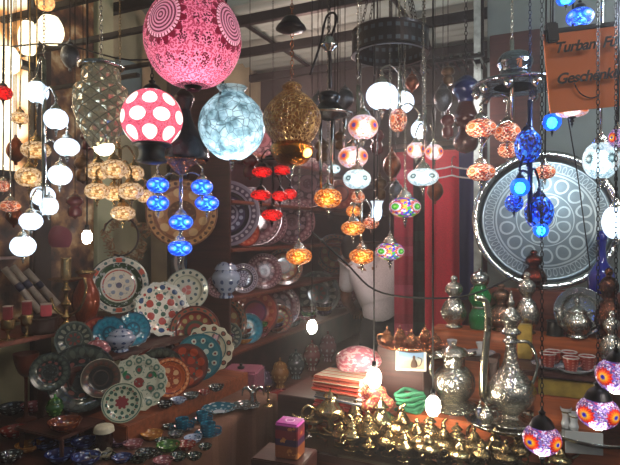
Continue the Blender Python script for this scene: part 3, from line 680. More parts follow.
bead = pinkm.mix(pinkm.m('GREATER_THAN', pinkm.m('SINE', pinkm.m('MULTIPLY', ang, 34)), -.5), '#7c1c3c', '#f4c8d8')
nz = pinkm.vor(v_, 26, 'F1', 'Distance')
ground = pinkm.mix(pinkm.m('GREATER_THAN', pinkm.m('ADD', pinkm.m('SINE', pinkm.m('MULTIPLY', arc, 18)), pinkm.m('SINE', pinkm.m('MULTIPLY', z_, 17))), .35), '#bc4464', '#640c26')
ground = pinkm.mix(pinkm.m('GREATER_THAN', nz, .52), ground, '#e88cac')
spike = pinkm.mix(pinkm.m('LESS_THAN', pinkm.m('ADD', pinkm.m('MULTIPLY', pinkm.m('ABSOLUTE', pinkm.m('SINE', pinkm.m('MULTIPLY', ang, 8))), .13), .43), d), '#7a1032', ground)
col = pinkm.mix(pinkm.m('LESS_THAN', d, .43), spike, pinkm.mix(pinkm.m('LESS_THAN', d, .37), bead, disc))
pinkm.bump(nz, .6, .02)
lets_light_through(pinkm, col, .6)
pinkm.p(Base_Color=col, Emission_Color=col, Emission_Strength=.58, Roughness=.3)
Y = 1.35; c = P(193, 39, Y); r = 48*Y/F
t = thing('globe_lamp', 'big pink beaded globe lamp with concentric rosettes at the top left', 'lamp', c)
part('globe', lathe('pinkglobe', GLOBE, pinkm.mat, 64, 3), t, c, math.radians(-26), (r, r, r))
part('cap', lathe('pinkcap', CAP, dark_m, 32, 2), t, c+Vector((0, 0, r*.9)), 0, (r*.9, r*.9, r*.6))
part('bulb', lathe('pinkcore', BULB, glow('pink_bulb', '#ffeae8', 48, .02), 24, 3), t, c+Vector((.06*r, -.22*r, -.52*r)), 0, (r*.14, r*.14, r*.14))
hookup(t, (c.x, c.y, c.z+r*1.4), 2.92, dark_m)
part('neck', lathe('pinkneck', [(.5, 0), (.52, -.05), (.4, -.12), (.3, -.25), (.24, -.3)], dark_m, 32, 2), t, c+Vector((0, 0, -r*.86)), 0, (r*.55, r*.55, r*.7))

# --- red globe with white ovals
rw = NT('red_white_oval_glass'); v_, x_, y_, z_ = rw.coord()
th = rw.m('ARCTAN2', y_, x_); la = rw.m('MULTIPLY', z_, 1.8); row = rw.m('FLOOR', rw.m('ADD', la, .5))
s_ = rw.m('SUBTRACT', rw.m('FRACT', rw.m('ADD', rw.m('ADD', rw.m('MULTIPLY', th, 8/(2*PI)), rw.m('MULTIPLY', row, .5)), 8)), .5)
q_ = rw.m('SUBTRACT', la, row)
dd = rw.m('ADD', rw.m('MULTIPLY', rw.m('MULTIPLY', s_, s_), 8), rw.m('MULTIPLY', rw.m('MULTIPLY', q_, q_), 6.5))
col = rw.mix(rw.m('LESS_THAN', dd, 1), rw.mix(rw.m('GREATER_THAN', rw.vor(v_, 24, 'F1', 'Distance'), .45), '#9c2a40', '#d8607a'), '#f4fff6')
lets_light_through(rw, col, .5)
rw.p(Base_Color=col, Emission_Color=col, Emission_Strength=1.1, Roughness=.25)
Y = 1.7; c = P(152, 119, Y); r = 30*Y/F
t = thing('globe_lamp', 'red globe lamp covered in glowing white ovals', 'lamp', c)
part('globe', lathe('ovalglobe', [(0, -.82), (.55, -.82), (.6, -.8), (.86, -.52), (.99, -.15), (1, .1), (.9, .45), (.66, .76), (.4, .92), (.25, .96)], rw.mat, 48, 3), t, c, .2, (r, r, r))
part('bulb', lathe('ovalcore', BULB, glow('oval_bulb', '#fff4ec', 70, .02), 24, 3), t, c+Vector((.0*r, -.3*r, .1*r)), 0, (r*.14, r*.14, r*.14))
part('base', lathe('ovalbase', [(.5, -.8), (.62, -.82), (.64, -.88), (.46, -.95), (.42, -1.25), (.5, -1.42), (.2, -1.5), (0, -1.5)], black_m, 32, 2), t, c, 0, (r, r, r), 'black holder under the globe')
part('cap', lathe('lampcap', CAP, dark_m, 24, 2), t, c+Vector((0, 0, r*.9)), 0, (r*.7, r*.7, r*.5))
hookup(t, (c.x, c.y, c.z+r*1.35), 2.92, dark_m)

# --- crackled clear glass globe
cg = NT('crackled_glass'); v_, x_, y_, z_ = cg.coord()
e = cg.m('MULTIPLY', cg.m('MINIMUM', cg.vor(v_, 4, 'DISTANCE_TO_EDGE', 'Distance'), .05), 20)
n_ = cg.noise(v_, 3, 4)
colr = cg.ramp(n_, [(.35, '#46606a'), (.48, '#93b2bc'), (.62, '#d4eaf0')], False)
col = cg.mix(e, '#4a5e66', colr); cg.bump(e, .5, .02)
lets_light_through(cg, col, .6)
cg.p(Base_Color=col, Emission_Color=col, Emission_Strength=.5, Roughness=.08, Metallic=.2)
Y = 1.8; c = P(232, 126, Y); r = 33*Y/F
MOS['crackle_bulb'] = glow('crackle_bulb', '#e8f8ff', 100, .02)
t = thing('globe_lamp', 'pale blue crackled glass globe lamp with a narrow neck', 'lamp', c)
part('globe', lathe('crackleglobe', [(0, -1.02), (.2, -1.02), (.45, -.93), (.8, -.62), (.98, -.22), (1, .1), (.88, .5), (.6, .82), (.4, .97), (.38, 1.05), (.46, 1.16), (.44, 1.18)], cg.mat, 48, 3), t, c, 0, (r, r, r))
part('bulb', lathe('bulb', BULB, MOS['crackle_bulb'], 20, 1), t, c+Vector((.12*r, -.15*r, -.62*r)), 0, (r*.15, r*.15, r*.15))
part('finial', lathe('lampfin', FIN, silver, 20, 2), t, c-Vector((0, 0, r*1.0)), 0, (r*.4, r*.4, r*.4))
part('cord', tube('cord', [(c.x-.02, c.y-.09, c.z+.2*r), (c.x-.03, c.y-.05, c.z+r*.9), (c.x-.03, c.y, c.z+r*1.4), (c.x, c.y, 2.9)], .004, black_m), t)

# --- crystal drop pendant with diamond net
cry = NT('crystal_net'); v_, x_, y_, z_ = cry.coord()
th = cry.m('MULTIPLY', cry.m('ARCTAN2', y_, x_), 10/(2*PI)); zz = cry.m('MULTIPLY', z_, 3.2)
a1 = cry.m('ABSOLUTE', cry.m('SUBTRACT', cry.m('FRACT', cry.m('ADD', cry.m('ADD', th, zz), 20)), .5))
a2 = cry.m('ABSOLUTE', cry.m('SUBTRACT', cry.m('FRACT', cry.m('ADD', cry.m('SUBTRACT', th, zz), 20)), .5))
net = cry.m('MINIMUM', a1, a2); msk = cry.m('LESS_THAN', net, .07)
cc_ = cry.mix(cry.noise(v_, 8, 3), '#3c3626', '#e0d4ac')
cry.bump(net, .9, .03)
cry.p(Base_Color=cry.mix(msk, cc_, '#2a261c'), Roughness=.12, Metallic=.7, Emission_Color='#fff0cc', Emission_Strength=.07)
Y = 1.7; c = P(101, 105, Y); k = Y/F
t = thing('crystal_pendant', 'drop shaped crystal pendant lamp tapering to a bright tip', 'lamp', c)
part('bead_basket', lathe('basket', [(.66, 1), (.70, .8), (.72, .58), (.93, .48), (.99, .2), (.97, -.1), (1.0, -.14), (.84, -.48), (.87, -.52), (.6, -.86), (.62, -.9), (.34, -1.2)], cry.mat, 40, 3), t, c, 0, (27*k, 27*k, 36*k))
part('top_ring', lathe('cring', [(.70, 1.0), (.8, 1.02), (.82, 1.1), (.74, 1.12), (.3, 1.2), (.08, 1.3), (0, 1.3)], silver_plain, 40, 2), t, c, 0, (27*k, 27*k, 36*k))
part('bulb', lathe('bulb', BULB, glow('warm_bulb', '#fff2d0', 9, .02), 20, 1), t, P(104, 147, Y), 0, (10*k, 10*k, 9*k))
hookup(t, (c.x, c.y, c.z+46*k), 2.92, silver)

# --- brass filigree lantern
fil = NT('brass_filigree'); v_, x_, y_, z_ = fil.coord()
e = fil.vor(v_, 8, 'DISTANCE_TO_EDGE', 'Distance'); g = fil.m('GREATER_THAN', e, .13)
fil.bump(fil.m('MINIMUM', e, .2), .8, -.06)
n_ = fil.noise(v_, 5)
gold = fil.ramp(n_, [(.35, '#7c5a2c'), (.6, '#d8b478')], False)
fil.p(Base_Color=fil.mix(g, gold, '#241206'), Metallic=.45, Roughness=.3, Emission_Color=fil.mix(g, '#000000', '#ff9a40'), Emission_Strength=.10)
Y = 1.75; c = P(292, 118, Y); k = Y/F
t = thing('filigree_lantern', 'brass openwork lantern, bulbous, hanging from a chain in the centre', 'lamp', c)
part('body', lathe('lantern', [(.2, 1.1), (.35, .98), (.3, .85), (.62, .62), (.95, .22), (1.0, -.1), (.85, -.5), (.66, -.72), (.6, -.8)], fil.mat, 48, 3), t, c, 0, (29*k, 29*k, 32*k))
part('lower_bowl', lathe('lanternbowl', [(.6, -.78), (.72, -.86), (.74, -1.0), (.6, -1.3), (.3, -1.48), (0, -1.5)], metal('amber_brass', '#b8722a', .2, 12), 40, 3), t, c, 0, (29*k, 29*k, 32*k))
part('bulb', lathe('bulb', BULB, glow('amber_bulb', '#ffc060', 6, .02), 20, 1), t, P(306, 154, Y)+Vector((0, -.035, 0)), 0, (6*k, 6*k, 5*k))
part('finial', lathe('lampfin', FIN, silver, 20, 2), t, c-Vector((0, 0, 47*k)), 0, (.04, .04, .05))
hookup(t, (c.x, c.y, c.z+34*k), 2.92, copper)
part('ceiling_cap', lathe('ccap', [(0, .02), (.02, .02), (.035, 0), (.05, -.02), (.02, -.03), (0, -.035)], dark_m, 24, 2), t, P(291, 23, Y))

# --- round fretwork drum chandelier
frm = NT('fretwork_iron'); v_, x_, y_, z_ = frm.coord()
th = frm.m('FRACT', frm.m('ADD', frm.m('MULTIPLY', frm.m('ARCTAN2', y_, x_), 30/(2*PI)), 40))
bnd = frm.m('LESS_THAN', frm.m('ABSOLUTE', frm.m('SUBTRACT', frm.m('ABSOLUTE', z_), .5)), .16)
msk = frm.m('MULTIPLY', bnd, frm.m('GREATER_THAN', th, .45))
frm.p(Base_Color=frm.mix(msk, '#1c1718', '#3e484e'), Metallic=.6, Roughness=.35)
Y = 2.0; c = P(390, 44, Y); k = Y/F
t = thing('drum_chandelier', 'dark round fretwork metal drum chandelier hanging under the ceiling beams', 'lamp', c)
part('drum', lathe('drum', [(.92, -1), (1, -1), (1.02, -.95), (1, -.8), (1, .8), (1.02, .95), (1, 1), (.92, 1), (.93, 0), (.92, -1)], frm.mat, 64, 1, smooth=False), t, c, 0, (38*k, 38*k, 12*k))
for i in range(4):
    a = .6+i*PI/2; q = c+Vector((math.cos(a)*36*k, math.sin(a)*36*k, 12*k))
    part('chain', chain_mesh('chain', q, (c.x, c.y, 2.86), .005, dark_m), t)
part('hook_rod', tube('hook_rod', [(c.x, c.y, 2.84), (c.x, c.y, 2.93)], .008, dark_m), t)
for i in range(8):
    a = i*PI/4+.2; q = c+Vector((math.cos(a)*34*k, math.sin(a)*34*k, -12*k))
    part('rod', tube('rod', [q, q-Vector((0, 0, .06+.02*(i % 3)))], .004, dark_m, 6), t)

# --- clusters
def cluster(name, label, Y, lamps, col_px, top_py, bot_py, mat_m=None, crown=None, group=None, top=2.92, spread=.09):
    """lamps: (px, py, rx, rz, glass, depth offset); a central column with curved arms"""
    m = mat_m or silver; base = P(col_px, bot_py, Y)
    t = thing(name, label, 'chandelier' if 'chandelier' in name else 'lamp', base, group)
    a = P(col_px, top_py, Y)
    part('column', tube('column', [base, a], .007, m, 10), t)
    part('chain', chain_mesh('chain', a, (a.x, a.y, top), .0036, m), t)
    if crown:
        cy, cr_, ch, cm = crown; k = Y/F
        part('crown', lathe('crown'+label[:6], [(.12, 1.2), (.18, 1.0), (.14, .8), (.3, .6), (.55, .45), (.62, .2), (.9, 0), (1, -.1), (.98, -.22), (.8, -.25), (.5, -.4), (.3, -.7), (.1, -.9)], cm, 40, 2), t, P(col_px, cy, Y), 0, (cr_*k, cr_*k, ch*k))
    for i, (px, py, rx, rz, g, dy) in enumerate(lamps):
        y2 = Y+dy; c = P(px, py, y2); k = y2/F
        s = shade(t, c, rx*k, rz*k, g, m)
        tp = Vector((c.x, c.y, c.z+rz*k*.86+rx*k*.8)); ax = Vector((base.x, base.y, 0))
        if (Vector((tp.x, tp.y, 0))-ax).length > .02:
            h = min(max(tp.z+.035, base.z), a.z); r0 = Vector((base.x, base.y, h))
            mid = (r0+tp)/2+Vector((0, 0, .03))
            part('arm', tube('arm', [r0, mid, tp+Vector((0, 0, .012)), tp], .0035, m, 6), t)
    return t
cluster('cluster_chandelier', 'silver chandelier with six small glowing blue mosaic shades', 1.9,
 [(158, 185, 11, 8, 'blue', -.05), (158, 203, 11, 8, 'blue', .05), (202, 187, 11, 8, 'blue', -.04), (207, 203, 12, 8, 'blue', .06), (181, 222, 12, 8, 'blue', -.08), (180, 248, 12, 8, 'blue', -.02)],
 181, 95, 214, silver, (158, 24, 18, copper))
t = bpy.data.objects['cluster_chandelier']
part('dome', lathe('bluedome', [(0, 1.6), (.2, 1.5), (.3, 1.2), (.5, .9), (.9, .45), (1, .1), (1, 0), (.96, 0)], plain('dark_glass_dome', '#2c2a33', .15, .5), 40, 2), t, P(184, 160, 1.9), 0, (25*1.9/F, 25*1.9/F, 36*1.9/F))
part('vase_column', lathe('darkcol', [(.3, 2), (.5, 1.8), (.8, 1.4), (.6, .9), (.4, .3), (.7, -.2), (.5, -.8)], plain('dark_red_glass', '#2a0d12', .12, .3), 32, 3), t, P(184, 118, 1.9), 0, (.045, .045, .05))
cluster('spiral_chandelier', 'spiral chandelier of eight brilliant white globes at the far left', 1.6,
 [(37, 92, 11, 11, 'white', .0), (56, 119, 11.5, 10.5, 'white', -.06), (67, 147, 12, 9, 'white', -.02), (60, 175, 11.5, 10, 'white', .05), (43, 196, 11.5, 10, 'white', .06), (49, 206, 9, 9, 'white', .0), (31, 221, 11, 9, 'white', -.04), (23, 246, 12, 10.5, 'white', .02)],
 44, 60, 215, silver)
cluster('cluster_chandelier', 'brass chandelier with eight warm pearl shades below the crystal pendant', 2.0,
 [(98, 171, 12, 9, 'warm', .05), (114, 169, 13, 10, 'warm', -.06), (134, 173, 10, 8, 'warm', .04), (97, 191, 12, 8.5, 'warm', -.04), (114, 193, 10, 8, 'warm', .07), (131, 191, 12.5, 9, 'warm', -.05), (145, 196, 8, 7, 'warm', .05), (123, 213, 12, 7.5, 'warm', 0)],
 120, 150, 204, brass)
cluster('cluster_chandelier', 'dark metal chandelier with six small red glowing shades', 2.5,
 [(262, 172, 10, 5.5, 'red', -.04), (282, 170, 10, 5, 'red', .05), (261, 195, 10.5, 5.5, 'red', .04), (280, 196, 8, 5.5, 'red', -.05), (290, 194, 7, 5.5, 'red', .08), (272, 215, 10.5, 6, 'red', -.02)],
 273, 130, 207, dark_m, (160, 14, 8, dark_m))
cluster('cluster_lamp', 'column of three white lamps with orange rosettes beside silver chandelier', 1.85,
 [(363, 127, 15, 12.5, 'rosewhite', -.04), (353, 157, 15, 11, 'rosewhite', .03), (357, 179, 14, 10, 'whitepat', -.02)],
 358, 85, 176, silver)
cluster('cluster_lamp', 'column of small amber mosaic shades under the white rosette lamps', 2.3,
 [(358, 197, 7, 6, 'orangemos', -.04), (353, 211, 7, 6, 'amber', .04), (353, 228, 12, 7.5, 'amber', -.03), (371, 223, 8, 6, 'orangemos', .05), (362, 256, 13, 8, 'amber', 0)],
 361, 190, 248, silver, None, None, 2.62)
cluster('cluster_chandelier', 'chandelier with dazzling bluish white globes right below the drum', 2.1,
 [(382, 96, 16, 13.5, 'white', -.05), (402, 102, 12, 11, 'white', .05), (419, 130, 8, 9, 'white', 0)],
 400, 75, 124, silver)
cluster('cluster_lamp', 'pair of small rosette mosaic shades under the dazzling white globes', 2.0,
 [(416, 150, 9, 8, 'rosewhite', -.02), (434, 152, 9, 8, 'rosewhite', .05)],
 425, 110, 148, silver)
pendant(398, 120, 9, 12, 'orangemos', 2.05, 'dim speckled mosaic pendant just under the two brightest globes', capm=silver)
pendant(328, 198, 14, 10, 'amber', 1.9, 'amber mosaic pendant on long silver tubes with an ornate finial', chain=True)
t = thing('chandelier_crown', 'silver chandelier crown above the long tubes of the amber pendant', 'chandelier', P(329, 112, 1.9))
k = 1.9/F; c = P(329, 112, 1.9)
part('crown', lathe('crown_s', [(.1, 1.3), (.5, 1.2), (.62, .9), (.5, .6), (.7, .3), (1, 0), (1, -.2), (.7, -.3), (.3, -.5)], plain('black_silver', '#2a2d33', .2, .8), 36, 2), t, c, 0, (18*k, 18*k, 16*k))
part('ring', lathe('ring_s', [(.9, -.1), (1.25, -.1), (1.3, -.2), (1.2, -.3), (.9, -.25), (.9, -.1)], silver_plain, 36, 2), t, c, 0, (18*k, 18*k, 12*k))
for dx in (-9, 3, 16):
    q = P(329+dx, 118, 1.9+.03); part('tube', tube('tube', [q, P(329+dx*.9, 188 if dx < 10 else 150, 1.93)], .006, silver, 8), t)
hookup(t, c+Vector((0, 0, 16*k*1.3)), 2.92, dark_m)
pendant(299, 256, 13, 8.5, 'amber', 1.95, 'amber mosaic pendant below the brass filigree lantern', top=H+70/F*1.95, chain=True)
t2 = bpy.data.objects['filigree_lantern']
pendant(423, 177, 15.5, 9, 'whitepat', 1.9, 'flattened white patterned pendant left of the orange mosaic lamp', chain=True)
pendant(405, 207, 16, 10.5, 'multi', 1.95, 'multicoloured pendant with green blossom below the flattened white one', chain=True)
pendant(390, 251, 14.5, 9, 'multi', 2.0, 'lowest multicoloured pendant, orange and blue, above the bending man', chain=True)
pendant(377, 211, 7, 10, 'white', 2.3, 'small white tulip shaped pendant beside the amber column', prof='tulip')
pendant(334, 169, 6.5, 4.5, 'whitepat', 2.4, 'tiny greenish white pendant between the silver tubes and rosette lamps')
pendant(337, 115, 6, 5, 'orangemos', 2.3, 'tiny red orange pendant beside the silver chandelier crown')
pendant(20, 118, 9, 6, 'warm', 2.2, 'dim warm pendant left of the spiral of white globes', capm=brass)
pendant(36, 150, 14, 9, 'warm', 2.1, 'warm pearl pendant behind the spiral chandelier, upper one', capm=brass)
pendant(29, 177, 13, 10, 'warm', 2.05, 'warm pearl pendant behind the spiral chandelier, lower one', capm=brass)
pendant(10, 206, 10, 6, 'orangemos', 1.9, 'pinkish mosaic pendant at the left edge', capm=silver)
pendant(3, 186, 6, 6, 'orangemos', 1.9, 'partly cut off mosaic pendant on the left edge', capm=silver)
pendant(3, 93, 9, 7, 'red', 1.8, 'red pendant cut by the left edge before the glowing panel', capm=dark_m)
pendant(3, 192+0, 4, 3, 'red', 2.3, 'tiny red pendant cut by the left edge', capm=dark_m) if False else None

# right hand chandelier
k = 1.7/F; c = P(515, 84, 1.7)
cluster('cluster_chandelier', 'polished silver dome chandelier with orange mosaic shades left of the sign', 1.7,
 [(481, 128, 15, 9.5, 'orangemos', -.03), (507, 132, 13, 10, 'orangemos', .02), (508, 150, 10, 8, 'orangemos', .06), (481, 172, 14, 9, 'orangemos', -.05)],
 512, 40, 120, silver)
ch = [o for o in bpy.data.objects if o.get('label', '').startswith('polished silver dome')][0]
part('dome', lathe('sdome', [(.1, 1.0), (.3, .95), (.42, .7), (.36, .45), (.4, .3), (.8, .1), (1, 0), (1, -.1), (.85, -.12), (.5, -.1)], metal('mirror_silver', '#9fa9b4', .1, 5, .15, .7), 48, 3), ch, c, 0, (41*k, 41*k, 32*k))
for i in range(9):
    a = i*2*PI/9; q = c+Vector((math.cos(a)*37*k, math.sin(a)*37*k, -7*k))
    part('bead', lathe('bead', [(0, 1), (.6, .6), (1, 0), (.6, -.6), (0, -1)], silver_plain, 14, 2), ch, q, 0, (5*k, 5*k, 6*k))
# blue glass column lamps in front of the great tray
cluster('cluster_lamp', 'column of deep blue glass lamps with cyan glare before the round tray', 1.5,
 [(528, 146, 13, 17, 'deepblue', 0), (520, 187, 9.5, 9.5, 'cyan', -.03), (514, 203, 9, 9, 'deepblue', .02), (539, 212, 14, 17, 'deepblue', .02), (541, 230, 7.5, 7.5, 'cyan', -.05)],
 530, 100, 222, plain('blue_metal', '#1a2c5c', .2, .8))
pendant(552, 122, 9, 9, 'cyan', 1.5, 'bright cyan lamp at the lower left corner of the sign', capm=dark_m)
pendant(545, 172, 10, 7, 'orangemos', 1.65, 'small orange purple mosaic pendant right of the cyan lamp column')
pendant(580, 17, 13, 9, 'blue', 1.45, 'speckled blue lamp above the orange sign', capm=dark_m)
pendant(566, 0, 9, 5, 'cyan', 1.4, 'cyan lamp cut off by the top edge above the sign', capm=dark_m)
pendant(601, 160, 17, 19, 'whitepat', 1.35, 'large glaring white pendant under the sign', capm=silver)
pendant(618, 138, 9, 10, 'rose', 1.3, 'orange rosette pendant cut by the right edge under the sign')
pendant(616, 222, 13, 17, 'white', 1.35, 'glaring white pendant cut by the right edge, below the larger white one')
GL = 'three rosette lamps hanging low on the right'
pendant(542, 439, 18.5, 15, 'rose', 1.25, 'lowest rosette mosaic lamp, in front of the counter, bottom right', group=GL, capm=dark_m, chain=True, bulb=True, fin=True, cap_scale=1.25)
pendant(598, 412, 20, 16, 'rose', 1.2, 'middle rosette mosaic lamp in front of the tray of glasses', group=GL, capm=dark_m, chain=True, bulb=True, fin=False, cap_scale=1.25)
pendant(616, 375, 19, 17, 'rose', 1.15, 'highest of the three low rosette lamps, cut by the right edge', group=GL, capm=dark_m, chain=True, bulb=True, fin=False)
pendant(572, 112, 15, 5, 'rosewhite', 1.45, 'flat white and orange lamp tucked right under the orange sign', capm=dark_m)
GD = 'dim unlit lanterns in the dark behind the bright lamps'
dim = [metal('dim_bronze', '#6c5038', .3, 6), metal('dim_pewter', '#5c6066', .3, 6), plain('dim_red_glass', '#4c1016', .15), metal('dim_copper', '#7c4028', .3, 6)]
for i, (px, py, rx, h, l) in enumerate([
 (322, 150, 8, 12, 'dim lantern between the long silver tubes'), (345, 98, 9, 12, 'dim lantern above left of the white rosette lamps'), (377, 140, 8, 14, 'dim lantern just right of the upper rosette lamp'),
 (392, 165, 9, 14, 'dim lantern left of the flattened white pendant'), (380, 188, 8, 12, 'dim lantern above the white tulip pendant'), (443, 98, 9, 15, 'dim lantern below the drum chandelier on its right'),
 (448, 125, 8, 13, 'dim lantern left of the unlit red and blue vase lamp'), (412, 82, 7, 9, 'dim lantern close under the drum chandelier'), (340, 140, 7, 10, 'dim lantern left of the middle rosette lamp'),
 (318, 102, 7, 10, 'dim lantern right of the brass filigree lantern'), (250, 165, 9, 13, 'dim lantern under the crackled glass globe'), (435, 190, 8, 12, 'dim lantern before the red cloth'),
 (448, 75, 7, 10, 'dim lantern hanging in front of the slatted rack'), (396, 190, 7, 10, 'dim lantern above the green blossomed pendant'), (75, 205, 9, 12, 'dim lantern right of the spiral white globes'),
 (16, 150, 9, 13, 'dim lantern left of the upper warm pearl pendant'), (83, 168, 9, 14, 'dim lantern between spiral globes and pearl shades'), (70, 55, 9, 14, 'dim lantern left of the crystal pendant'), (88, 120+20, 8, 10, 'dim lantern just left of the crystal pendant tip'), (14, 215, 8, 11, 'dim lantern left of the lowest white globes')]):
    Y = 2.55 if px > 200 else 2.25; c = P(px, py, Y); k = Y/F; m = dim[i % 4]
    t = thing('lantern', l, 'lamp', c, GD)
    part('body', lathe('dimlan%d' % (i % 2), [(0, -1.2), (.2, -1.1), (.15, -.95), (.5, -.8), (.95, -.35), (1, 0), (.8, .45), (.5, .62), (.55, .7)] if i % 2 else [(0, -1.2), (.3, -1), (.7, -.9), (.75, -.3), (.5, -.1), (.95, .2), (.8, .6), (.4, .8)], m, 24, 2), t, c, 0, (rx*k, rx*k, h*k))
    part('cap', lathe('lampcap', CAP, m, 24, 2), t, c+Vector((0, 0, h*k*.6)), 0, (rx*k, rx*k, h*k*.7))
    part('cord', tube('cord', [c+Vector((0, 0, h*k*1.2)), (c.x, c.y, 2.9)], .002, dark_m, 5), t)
for i, (py, l) in enumerate([(168, 'upper white clothes hanger above the red cloth'), (177, 'lower white clothes hanger above the red cloth')]):
    Y = 3.2; t = thing('clothes_hanger', l, 'hanger', P(452, py, Y))
    part('bar', tube('bar', [P(432, py+2, Y), P(445, py, Y), P(452, py-1.5, Y), P(459, py, Y), P(478, py+2, Y)], .005, plain('white_plastic', '#b8b4b8', .4), 8), t)
    part('hook', tube('hook', [P(452, py-1.5, Y), P(452, py-9, Y+.02), P(455, py-12, Y+.06), P(456, py-9, Y+.1)], .003, silver_plain, 6), t)
# wire arms and small chrome canopy at the top centre
c = P(329, 42, 1.8)
t = thing('ceiling_hook', 'chrome canopy with a bent wire arm hanging from the beam, top centre', 'hook', c)
part('canopy', lathe('canopy', [(0, .02), (.012, .018), (.02, 0), (.03, -.012), (.02, -.02), (.012, -.03), (0, -.035)], silver_plain, 24, 2), t, c)
part('wire', tube('wire', [c, P(336, 22, 1.8), P(334, 13, 1.8), P(326, 18, 1.8), P(320, 45, 1.8), P(310, 75, 1.8)], .004, dark_m), t)
part('wire', tube('wire', [c-Vector((0, 0, .03)), P(330, 60, 1.8), P(330, 88, 1.85)], .006, dark_m), t)
c1 = P(329, 36, 1.8); part('chain', chain_mesh('chain', c1, (c1.x, c1.y, 2.92), .005, dark_m), t)
# dark vase-like pendants near the rack
c = P(466, 95, 2.0)
t = thing('vase_lamp', 'dark red and blue unlit vase shaped lamp left of the silver dome', 'lamp', c)
part('upper_glass', lathe('dvase', [(.3, 1.0), (.9, .6), (1, .2), (.6, -.2), (.5, -.4)], plain('navy_glass', '#101c44', .12, .2), 32, 3), t, c, 0, (.05, .05, .07))
part('lower_glass', lathe('dvase2', [(.5, -.4), (.7, -.8), (.9, -1.3), (.55, -1.8), (.9, -2.4), (.7, -2.9), (0, -3.1)], plain('dark_maroon_glass', '#34090e', .12, .2), 32, 3), t, c, 0, (.05, .05, .07))
hookup(t, c+Vector((0, 0, .07)), 2.92, dark_m)
c = P(424, 38, 2.3)
t = thing('bell_pendant', 'small dark bell shaped pendant right of the drum chandelier', 'lamp', c)
part('bell', lathe('bell', [(0, 1), (.3, .95), (.5, .6), (.6, 0), (.8, -.6), (1, -.9), (.9, -.95), (0, -.9)], dark_m, 28, 3), t, c, 0, (.035, .035, .05))
hookup(t, c+Vector((0, 0, .05)), 2.92, dark_m, False)
# glowing fabric shades by the glowing panel
for (px, py, rx, h, Y, l) in [(28, 38, 9, 16, 2.25, 'tall glowing cream fabric shade near the top left'), (50, 30, 13, 13, 2.3, 'round glowing orange fabric shade right of the cream one'), (8, 60, 12, 12, 2.2, 'glowing cream shade cut by the left edge'), (45, 2, 9, 7, 2.2, 'glowing orange shade cut off at the top left')]:
    c = P(px, py, Y); k = Y/F
    t = thing('fabric_lamp', l, 'lamp', c, 'fabric lamps by the lit window')
    g = glow('cream_fabric_glow', '#fff0d0', 2.2, .35, 2) if 'cream' in l else glow('orange_fabric_glow', '#ffc078', 1.4, .6, 2)
    part('lamp_shade', lathe('fab', [(.55, 1), (.7, .8), (.95, .3), (1, -.2), (.85, -.75), (.6, -1)], g, 32, 3, .04, 12), t, c, 0, (rx*k, rx*k, h*k))
    part('frame_ring', lathe('fabr', [(.5, 1.0), (.58, 1.0), (.58, 1.06), (.5, 1.06), (.5, 1)], dark_m, 24, 1), t, c, 0, (rx*k, rx*k, h*k))
    hookup(t, c+Vector((0, 0, h*k)), 2.95, dark_m, False)
# added bulbs standing in for bright flare and reflection spots
def bulb(px, py, Y, label, up=None, down=None, r=5):
    c = P(px, py, Y); k = Y/F
    t = thing('flare_bulb', label, 'bulb', c, 'added bulbs standing in for flares')
    part('glass', lathe('bulb_w', BULB, glow('flare_glass', '#fff4de', 130, .01), 20, 1), t, c, 0, (r*k, r*k, r*1.4*k))
    part('socket', lathe('sock', [(0, 1), (.7, 1), (.7, -1), (0, -1)], dark_m, 16, 1), t, c+Vector((0, 0, (r*1.8*k) if up else -r*1.8*k)), 0, (.012, .012, .012))
    e = Vector((c.x, c.y, up or down)); s = c+Vector((0, 0, (r*2*k) if up else -r*2*k))
    part('cord' if up else 'stem', tube('cord', [s, e], .003, dark_m, 6), t)
bulb(87, 237, 2.0, 'added bulb standing in for a flare above the large green ringed plate', up=2.9, r=5)
bulb(312, 327, 2.9, 'added bulb standing in for a flare in front of the back shelves', up=2.9, r=5)
bulb(374, 378, 2.1, 'added bulb standing in for a flare beside the folded striped textiles', up=2.9, r=7.5)
bulb(433, 406, 1.9, 'added bulb standing in for a flare left of the big silver pot', up=2.9, r=7.5)

# loose cables hanging in front
for (pts, l) in [([(0, 48), (60, 44), (130, 60), (205, 52)], 'thin wire sagging behind the pink globe lamp'),
                 ([(312, 232), (345, 262), (375, 290), (420, 298), (470, 295), (515, 276)], 'black cable sagging across the red cloth and bending man'),
                 ]:
    Y0 = 1.9 if pts[0][1] > 100 else 2.2
    solo('cable', tube('cable', [P(x, y, Y0+.02*math.sin(i)) for i, (x, y) in enumerate(pts)], .0035, black_m), l, 'cable')
solo('cable', tube('cable', [P(572, 120, 1.2), P(566, 200, 1.2), P(556, 280, 1.2), P(541, 415, 1.25)], .003, black_m), 'black cord crossing the great round tray down to the lowest rosette lamp', 'cable') if False else None
solo('cable', tube('cable', [P(567, 112, 1.5), P(578, 178, 1.55), P(583, 215, 1.55), P(590, 268, 1.55)], .0018, black_m), 'thin black cord hanging in front of the right half of the round tray', 'cable')
None if True else solo('cable', tube('cable', [P(572, 100, 1.3), P(563, 170, 1.35), P(548, 280, 1.4), P(538, 380, 1.4)], .003, black_m), 'slanting black cord crossing the centre of the round tray', 'cable')

